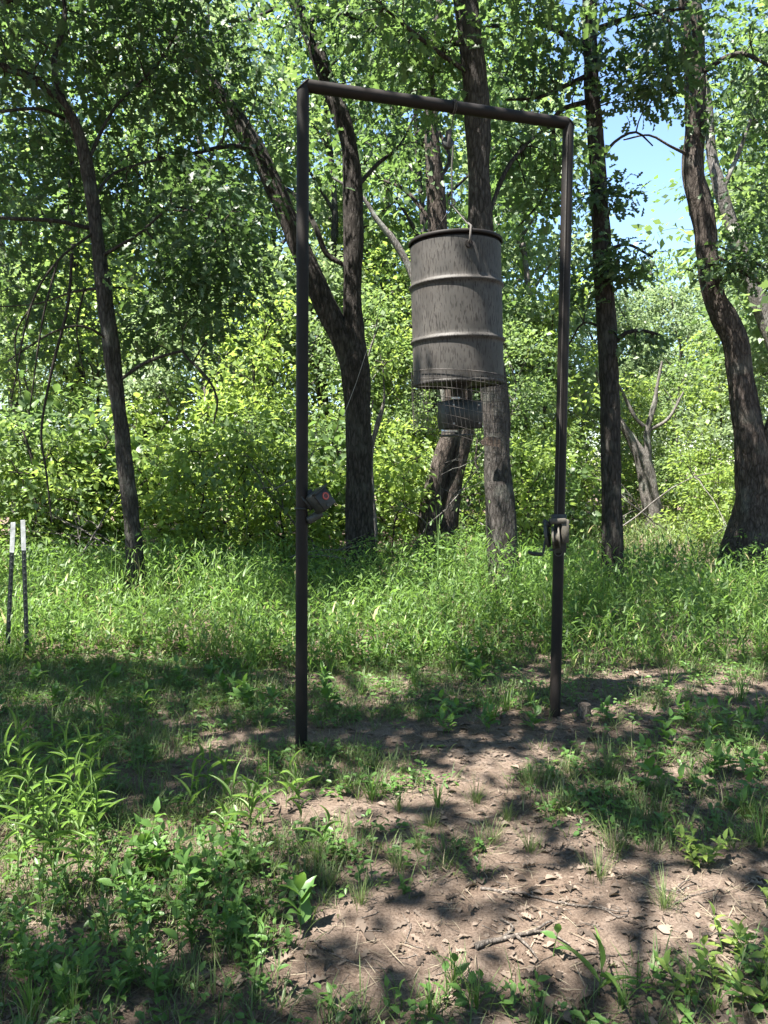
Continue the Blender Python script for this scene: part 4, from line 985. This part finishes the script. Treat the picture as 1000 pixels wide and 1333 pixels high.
# ------------------------------------------------------------------ dead leaves and twigs
def curl(shape, amt):
    v, q = shape; v = v.copy(); v[:, 2] += amt * (np.abs(v[:, 1]) * 1.6) ** 1.5 + amt * .5 * (v[:, 0] - .5) ** 2; return v, q
DEADS = [curl(OAK, .16), curl(OAK, -.12), curl(BROAD, .14)]
mb = MB(); n = 26000; x, y = rs.uniform(-4.2, 4.2, n), 1.9 + 5.2 * rs.random(n)
den = np.clip(.35 + .8 * n2(x, y, .7, 51) + .3 * np.clip(x, -1, 1.5) * .4 + .7 * (np.abs(y - 5.7) < .6) * (x > .2) + .3 * (np.abs(y - 5.8) < .6), .08, 1)
ok = (np.abs(x) < .54 * y + .3) & (rs.random(n) < den); x, y = x[ok], y[ok]; k = len(x)
for j, sh in enumerate(DEADS):
    s_ = np.arange(k) % 3 == j; m_n = s_.sum(); a = rs.uniform(0, 6.28, m_n)
    D = np.stack([np.cos(a), np.sin(a), rs.normal(0, .15, m_n)], -1); N_ = rs.normal(0, .18, (m_n, 3)) + A([0, 0, 1]); l_ = .012 + .05 * rs.random(m_n) ** 2
    leaves(mb, np.stack([x[s_], y[s_], hgt(x[s_], y[s_]) + rs.uniform(.001, .008, m_n)], -1), D, N_, l_, l_ * .62, sh, 0, rs.random(m_n))
tag(mb.obj('leaf_litter', M['dead'], tint=True), 'brown leaf litter strewn over the soil', 'leaf litter', None, 'stuff')
mb = MB(); n = 2200; x, y = rs.uniform(-2.6, 2.6, n), rs.uniform(1.9, 6.2, n)
for i in range(n):
    if abs(x[i]) > .54 * y[i] + .3: continue
    a = rs.uniform(0, 6.28); l_ = rs.uniform(.03, .12); t_ = np.linspace(-.5, .5, 4)
    px_, py_ = x[i] + l_ * t_ * math.cos(a) + rs.normal(0, .004, 4), y[i] + l_ * t_ * math.sin(a) + rs.normal(0, .004, 4)
    tube(mb, np.stack([px_, py_, hgt(px_, py_) + .003], -1), rs.uniform(.0008, .002), 4, 0, cap=False)
tag(mb.obj('twig_litter', M['stick']), 'fine broken twig bits strewn over the soil', 'twig litter', None, 'stuff')
mb = MB(); n = 6000; x, y = rs.uniform(-2.6, 2.6, n), 1.95 + 4 * rs.random(n) ** 1.3
for i in range(n):
    s_ = .002 + .009 * rs.random() ** 2; v = nrm(A([(1, 0, 0), (-1, 0, 0), (0, 1, 0), (0, -1, 0), (0, 0, 1), (0, 0, -1)], float) + rs.normal(0, .25, (6, 3))) * s_ * A([1, 1, .6])
    mb.add(v + A([x[i], y[i], hgt(x[i], y[i]) + s_ * .2]), [[0, 2, 4], [2, 1, 4], [1, 3, 4], [3, 0, 4], [2, 0, 5], [1, 2, 5], [3, 1, 5], [0, 3, 5]])
tag(mb.obj('soil_crumbs', M['ground'], smooth=False), 'small clods and crumbs of soil', 'soil', None, 'stuff')

mb = MB(); n = 9000; x, y = rs.uniform(-3.2, 3.2, n), 1.95 + 4.6 * rs.random(n); ok = (np.abs(x) < .54 * y + .3) & (n2(x, y, .4, 55) > -.3); x, y = x[ok], y[ok]; k = len(x)
blades(mb, np.stack([x, y, hgt(x, y) + rs.uniform(.001, .012, k)], -1), rs.uniform(0, 6.28, k), rs.uniform(.03, .14, k), rs.uniform(1.35, 1.62, k), rs.normal(.05, .12, k), rs.uniform(.0015, .0035, k), 0, rs.random(k), segs=3)
tag(mb.obj('dry_straw', M['straw'], tint=True), 'dry straw and dead grass blades lying on the soil', 'straw', None, 'stuff')
dm = []
for i, sh in enumerate(DEADS):
    for tnt in (.2, .55, .85):
        m_ = MB(); leaves(m_, A([[-.5, 0, 0.]]), A([[1., 0, 0]]), A([[0., 0, 1]]), 1., .62, sh, 0, A([tnt])); dm.append(m_.mesh('fallen_leaf', M['dead'], tint=True))
cnt = 0
while cnt < 150:
    px, py = rs.uniform(5, 995), rs.uniform(1050, 1330)
    x, y = G(px, py)
    if n2(x, y, .5, 51) < -.25 and rs.random() < .8: continue
    o = link('fallen_leaf', dm[cnt % len(dm)], None, (x, y, float(hgt(x, y)) + .008)); s_ = rs.uniform(.03, .062); o.scale = (s_, s_ * rs.uniform(.6, 1.2), s_ * rs.uniform(.6, 2.2))
    o.rotation_euler = (rs.normal(0, .16), rs.normal(0, .16), rs.uniform(0, 6.28))
    tag(o, ('dark brown', 'mid brown', 'pale tan')[cnt % 3] + ' dead leaf lying on the bare soil', 'dead leaf', ('dark', 'mid brown', 'pale')[cnt % 3] + ' dead leaves on the soil'); cnt += 1

def ground_stick(pts, w0, label, mat='stick', twigs=()):
    q = []
    for a, b in pts: x, y = G(a, b); q.append((x, y))
    q = A(q); q3 = np.concatenate([q, (hgt(q[:, 0], q[:, 1]) + w0 * .8)[:, None]], 1)
    p, r = resample(q3, np.linspace(w0, w0 * .45, len(q)), .02); p[:, 2] = np.maximum(p[:, 2], hgt(p[:, 0], p[:, 1]) + r * .7); p = p + np.random.default_rng(len(label)).normal(0, .0015, p.shape)
    root = thing('fallen_stick', label, 'stick', tuple(p[0]))
    m_ = MB(); tube(m_, p - p[0], r, 8, rough=w0 * .15, seed=3); m_.obj('stick', M[mat], root)
    for tw in twigs:
        t_ = A([G(a, b) for a, b in tw]); t3 = np.concatenate([t_, (hgt(t_[:, 0], t_[:, 1]) + .012)[:, None]], 1)
        pp, rr = resample(t3, np.linspace(w0 * .5, w0 * .2, len(t3)), .02)
        m_ = MB(); tube(m_, pp - p[0], rr, 6); m_.obj('twig', M[mat], root)
ground_stick([(626, 1166), (660, 1170), (700, 1174), (740, 1183), (780, 1188), (805, 1203), (816, 1199)], .0075, 'long thin pale curved stick lying across the bare soil', 'stick', [[(780, 1188), (800, 1196), (817, 1196), (816, 1188)]])
ground_stick([(618, 1240), (650, 1230), (690, 1222), (718, 1208)], .013, 'short thick grey stick with side twigs', 'stick', [[(672, 1226), (690, 1240), (700, 1252)], [(655, 1229), (668, 1215), (650, 1205)], [(690, 1222), (715, 1222), (742, 1237)]])
ground_stick([(762, 1016), (775, 1030), (790, 1045), (802, 1062)], .011, 'stubby brown stick lying between the grass tufts', 'twig', [[(775, 1030), (800, 1032), (820, 1030)]])
ground_stick([(720, 1042), (760, 1038), (800, 1034), (822, 1030)], .006, 'thin brown stick under the stubby brown one', 'twig')
ground_stick([(835, 1152), (858, 1160), (880, 1160), (905, 1152)], .006, 'thin forked grey stick near the bright bushy plant', 'stick', [[(858, 1160), (880, 1166), (890, 1172)], [(880, 1160), (892, 1150), (905, 1148)]])
ground_stick([(878, 1180), (905, 1168), (940, 1160)], .005, 'thin slanting grey stick on shaded soil', 'stick')
ground_stick([(410, 1225), (425, 1238), (445, 1250), (462, 1255)], .0055, 'thin bent pale stick below the broad leafed weed', 'stick')
ground_stick([(915, 1225), (945, 1220), (985, 1222)], .009, 'half buried brown stick among dead leaves', 'twig')
ground_stick([(420, 1330), (450, 1318), (480, 1312)], .008, 'dark stick at the soil edge by the grass clump', 'twig')
ground_stick([(740, 1250), (770, 1246), (800, 1248), (830, 1244)], .005, 'thin straight brown stick above the single broad grass shoot', 'twig')

# cut stump by the right post
x, y = G(760, 940); m_ = MB(); z0 = float(hgt(x, y))
tube(m_, [(0, 0, -.03), (.002, 0, .03), (.004, .0, .085)], [.045, .040, .038], 14, rough=.004, seed=4, cap=False); st = thing('cut_stump', 'small cut stump beside the foot of the winch post', 'stump', (x, y, z0))
m_.obj('bark', M['stick'], st); m_ = MB(); tube(m_, [(.004, 0, .070), (.004, 0, .0835)], .036, 14); m_.obj('cut_face', M['barkb'], st)

# ------------------------------------------------------------------ plants near the camera, one object each, leaves as parts
def leaf_meshes(nm, shape, ratio, mat, tints):
    out = []
    for tnt in tints:
        m_ = MB(); leaves(m_, A([[0, 0, 0.]]), A([[1., 0, 0]]), A([[0., 0, 1]]), 1., ratio, shape, 0, A([tnt])); out.append(m_.mesh(nm, M[mat], tint=True))
    return out
def blade_shape(bend):
    v = []
    for t_ in np.linspace(0, 1, 7):
        w_ = np.interp(t_, [0, .12, .4, .8, 1], [.25, .9, 1, .5, .02]); zc = .12 * math.sin(t_ * 2.2) - bend * t_ * t_
        v += [(t_, .5 * w_, zc + .10 * w_), (t_, 0, zc), (t_, -.5 * w_, zc + .10 * w_)]
    q = []
    for i in range(6): q += [[3 * i, 3 * i + 1, 3 * i + 4, 3 * i + 3], [3 * i + 1, 3 * i + 2, 3 * i + 5, 3 * i + 4]]
    return A(v, float), A(q)
LB = {'lance': leaf_meshes('leaf', blade_shape(.30), .092, 'grass', (.45, .6, .75, .9)) + leaf_meshes('leaf', blade_shape(.10), .085, 'grass', (.5, .8)),
      'broad': leaf_meshes('leaf', BROAD, .52, 'weed', (.2, .45, .65, .85)), 'small': leaf_meshes('leaf', BROAD, .40, 'weed', (.35, .6, .8)), 'bright': leaf_meshes('leaf', BROAD, .45, 'bush', (.4, .65, .85))}
LEAF_OUT = LB
def add_leaf(root, kind, pos, az, pitch, size, roll, rs):
    o = link('leaf', LB[kind][rs.integers(len(LB[kind]))], root, tuple(pos))
    o.rotation_euler = Euler((roll, -pitch, az)); o.scale = (size,) * 3
def plant(name, x, y, h, kind, label, cat, group, rs, nstem=1, nleaf=8, lsize=(.08, .16), pitch=(.2, .9), spread=.03, lean=.2, stemw=.0022, top=True, stem_mat='grass'):
    z = float(hgt(x, y)) - .005
    root = thing(name, label, cat, (x, y, z), group)
    for s_ in range(nstem):
        a = rs.uniform(0, 6.28); hh = h * rs.uniform(.7, 1.05); le = rs.uniform(.3, 1) * lean
        b0 = A([math.cos(a) * spread * rs.random(), math.sin(a) * spread * rs.random(), 0])
        pts = A([b0 + A([math.cos(a) * le * hh * t_ ** 1.5, math.sin(a) * le * hh * t_ ** 1.5, hh * t_]) for t_ in np.linspace(0, 1, 6)])
        m_ = MB(); tube(m_, pts, np.linspace(stemw, stemw * .5, 6), 5, 0, cap=False, tint=.5); m_.obj('stem', M[stem_mat], root, tint=True)
        az = rs.uniform(0, 6.28)
        for j in range(nleaf):
            t_ = .12 + .88 * (j + .5) / nleaf; p = A([np.interp(t_, np.linspace(0, 1, 6), pts[:, c]) for c in range(3)])
            az += 2.5 + rs.uniform(-.5, .5); sz = rs.uniform(*lsize) * (1.0 - .45 * abs(t_ - .55))
            add_leaf(root, kind, p, az, rs.uniform(*pitch), sz, rs.normal(0, .25), rs)
        if top: add_leaf(root, kind, pts[-1], az + 2, 1.25, rs.uniform(*lsize) * .8, 0, rs)
    return root
rs = np.random.default_rng(81)
# the sunlit stand of tall leafy grass at the left
gl = 'tall leafy grass stem in the clump below the pair of metal stakes'
for i in range(32):
    px, py = rs.uniform(-15, 138), rs.uniform(1040, 1180); x, y = G(px, py)
    plant('tall_grass_plant', x, y, rs.uniform(.30, .58), 'lance', gl, 'grass', 'tall grass stems below the stakes', rs, 1, 9, (.09, .17), (.15, .9), 0, .12, .0024)
for i in range(14):
    px, py = rs.uniform(170, 420), rs.uniform(1030, 1130); x, y = G(px, py)
    plant('grass_shoot', x, y, rs.uniform(.12, .28), 'lance', 'leafy grass shoot rising from the sunlit strip below the taller post', 'grass', 'grass shoots below the taller post', rs, 1, 5, (.08, .17), (.3, 1.1), 0, .25, .002)
# fine leaved forbs at the lower left
for i in range(34):
    px, py = rs.uniform(5, 330), rs.uniform(1180, 1328); x, y = G(px, py)
    plant('leafy_forb', x, y, rs.uniform(.14, .30), 'small', 'slender small leaved forb in the green patch below the tall grass clump', 'wild plant', 'forbs in the green patch', rs, 2, 9, (.035, .065), (.1, .8), .02, .25, .0018, stem_mat='weed')
for i in range(16):
    px, py = rs.uniform(140, 330), rs.uniform(1120, 1215); x, y = G(px, py)
    plant('leafy_forb', x, y, rs.uniform(.10, .22), 'broad', 'low broad leaved forb beside the tall grass clump', 'wild plant', 'broad forbs beside the grass clump', rs, 2, 5, (.05, .085), (.0, .7), .03, .3, .002, stem_mat='weed')
def one(px, py, h, kind, label, **kw):
    x, y = G(px, py); return plant(kw.pop('name', 'wild_plant'), x, y, h, kind, label, kw.pop('cat', 'wild plant'), None, rs, **kw)
one(392, 1215, .17, 'broad', 'upright broad leafed weed on bare soil in front of the posts', nstem=2, nleaf=4, lsize=(.09, .13), pitch=(.4, 1.0), stem_mat='weed')
one(235, 1245, .25, 'broad', 'round leafed upright weed at the edge of the green patch', nstem=1, nleaf=5, lsize=(.06, .09), pitch=(.2, .8), stem_mat='weed')
one(910, 1120, .12, 'bright', 'bright green bushy plant alone on bare soil', nstem=9, nleaf=7, lsize=(.045, .07), pitch=(-.1, .7), spread=.05, lean=.9, stem_mat='weed', name='bushy_plant')
one(600, 1300, .13, 'broad', 'low weed with three rounded leaves in the clump at the soil edge', nstem=3, nleaf=3, lsize=(.05, .075), pitch=(.1, .8), spread=.06, stem_mat='weed')
one(778, 1290, .12, 'lance', 'single broad upright grass shoot on bare soil', nstem=1, nleaf=4, lsize=(.15, .20), pitch=(.2, .9), name='grass_shoot', cat='grass')
one(745, 925, .22, 'small', 'thin small leaved plant beside the cut stump', nstem=2, nleaf=7, lsize=(.05, .08), pitch=(0, .7), stem_mat='weed')
one(785, 945, .10, 'broad', 'low broad leafed plant behind the cut stump', nstem=3, nleaf=3, lsize=(.07, .10), pitch=(0, .6), stem_mat='weed')
one(712, 1240, .09, 'broad', 'tiny two leafed seedling beside the sticks', nstem=1, nleaf=2, lsize=(.06, .07), pitch=(.1, .5), stem_mat='weed')
one(120, 985, .5, 'lance', 'tall bowing seed stalk rising above the grass clump', nstem=1, nleaf=4, lsize=(.12, .18), pitch=(.5, 1.1), lean=.15, name='tall_grass_plant', cat='grass')
for k, (px, py) in enumerate(((985, 1275), (940, 1290), (975, 1310), (1000, 1180), (950, 1250), (890, 1300))):
    x, y = G(px, py); plant('leafy_weed', x, y, .12, 'bright', 'small bright weed near the half buried stick', 'wild plant', 'weeds near the half buried stick', rs, 3, 5, (.045, .07), (0, .8), .05, .5, .002, stem_mat='weed')
for k in range(20):
    px, py = rs.uniform(830, 1000), rs.uniform(930, 1060); x, y = G(px, py)
    plant('leafy_weed', x, y, rs.uniform(.08, .2), 'broad', 'broad leafed weed in the patch beyond the grass tufts on the winch side', 'wild plant', 'weeds in the patch on the winch side', rs, 2, 4, (.06, .11), (0, .8), .05, .4, .002, stem_mat='weed')
for k in range(26):
    px, py = rs.uniform(300, 1000), rs.uniform(1060, 1330); x, y = G(px, py)
    if cover(A([x]), A([y]))[0] < .25: continue
    plant('seedling', x, y, rs.uniform(.04, .10), 'broad', 'tiny seedling with a few leaves on the bare soil', 'seedling', 'tiny seedlings on the soil', rs, 1, 4, (.035, .06), (0, .6), .0, .3, .0015, stem_mat='weed')
for k in range(40):
    px, py = rs.uniform(-10, 700), rs.uniform(850, 960); x, y = G(px, py)
    plant('shade_plant', x, y, rs.uniform(.08, .22), ('broad', 'lance', 'small')[k % 3], ('broad leafed', 'long leafed', 'small leafed')[k % 3] + ' plant in the shaded strip before the tall grass', 'wild plant', ('broad', 'long', 'small')[k % 3] + ' leafed plants in the shaded strip', rs, 2, 5, (.07, .13), (.1, .9), .03, .3, .002)

# grass tufts, one object each
def tuft_mesh(seed, n, hlo, hhi, w_, spread, mat):
    r_ = np.random.default_rng(seed); m_ = MB(); a = r_.uniform(0, 6.28, n); q = np.abs(r_.normal(0, spread, n))
    blades(m_, np.stack([q * np.cos(a), q * np.sin(a), np.full(n, -.004)], -1), a + r_.normal(0, .5, n), r_.uniform(hlo, hhi, n), np.abs(r_.normal(0, .3, n)), r_.uniform(.1, 1.1, n), r_.uniform(w_ * .7, w_ * 1.2, n), 0, np.clip(r_.normal(.55, .25, n), 0, 1), segs=5)
    return m_.mesh('grass_tuft', M[mat], tint=True)
TF = [tuft_mesh(s, 70, .06, .19, .0028, .030, 'short') for s in (1, 2, 3)]; TB = [tuft_mesh(s, 22, .10, .28, .008, .022, 'grass') for s in (4, 5, 6)]
def tuft(px, py, ms, s_, label, group=None):
    x, y = G(px, py); o = link('grass_tuft', ms[rs.integers(3)], None, (x, y, float(hgt(x, y)))); o.scale = (s_,) * 3; o.rotation_euler = (0, 0, rs.uniform(0, 6.28)); tag(o, label, 'grass tuft', group)
for (px, py, s_) in ((690, 1030, 1.0), (795, 1015, 1.25), (740, 1010, .9), (800, 1110, 1.1), (860, 1040, 1.0), (620, 1045, .9), (735, 1060, .9), (640, 1100, .8), (690, 1110, .8), (780, 1145, .9), (865, 1185, .9), (560, 1080, .7), (900, 1020, 1.0), (660, 1070, .8), (830, 1075, .9), (970, 1060, 1.2), (430, 1160, .9), (470, 1180, .8), (520, 1140, .8), (410, 1130, .9), (330, 1140, 1.0), (545, 1110, .7)):
    tuft(px, py, TF, s_, 'fine wiry tuft of short grass on bare soil', 'wiry grass tufts on the bare soil')
for (px, py, s_) in ((485, 1045, .9), (570, 1055, .7), (520, 1060, .6), (590, 1285, .55), (620, 1310, .5), (560, 1320, .5), (660, 930, 1.0), (690, 925, .9), (640, 940, .9), (965, 915, 1.0), (990, 940, .9), (470, 905, .9), (430, 880, .8), (590, 880, .9), (540, 895, .8), (870, 900, .9), (40, 1320, .7), (95, 1325, .6), (810, 1310, .5), (990, 1100, .8), (930, 1320, .5), (700, 1325, .45)):
    tuft(px, py, TB, s_, 'loose tuft of broad bladed grass', 'broad bladed grass tufts')
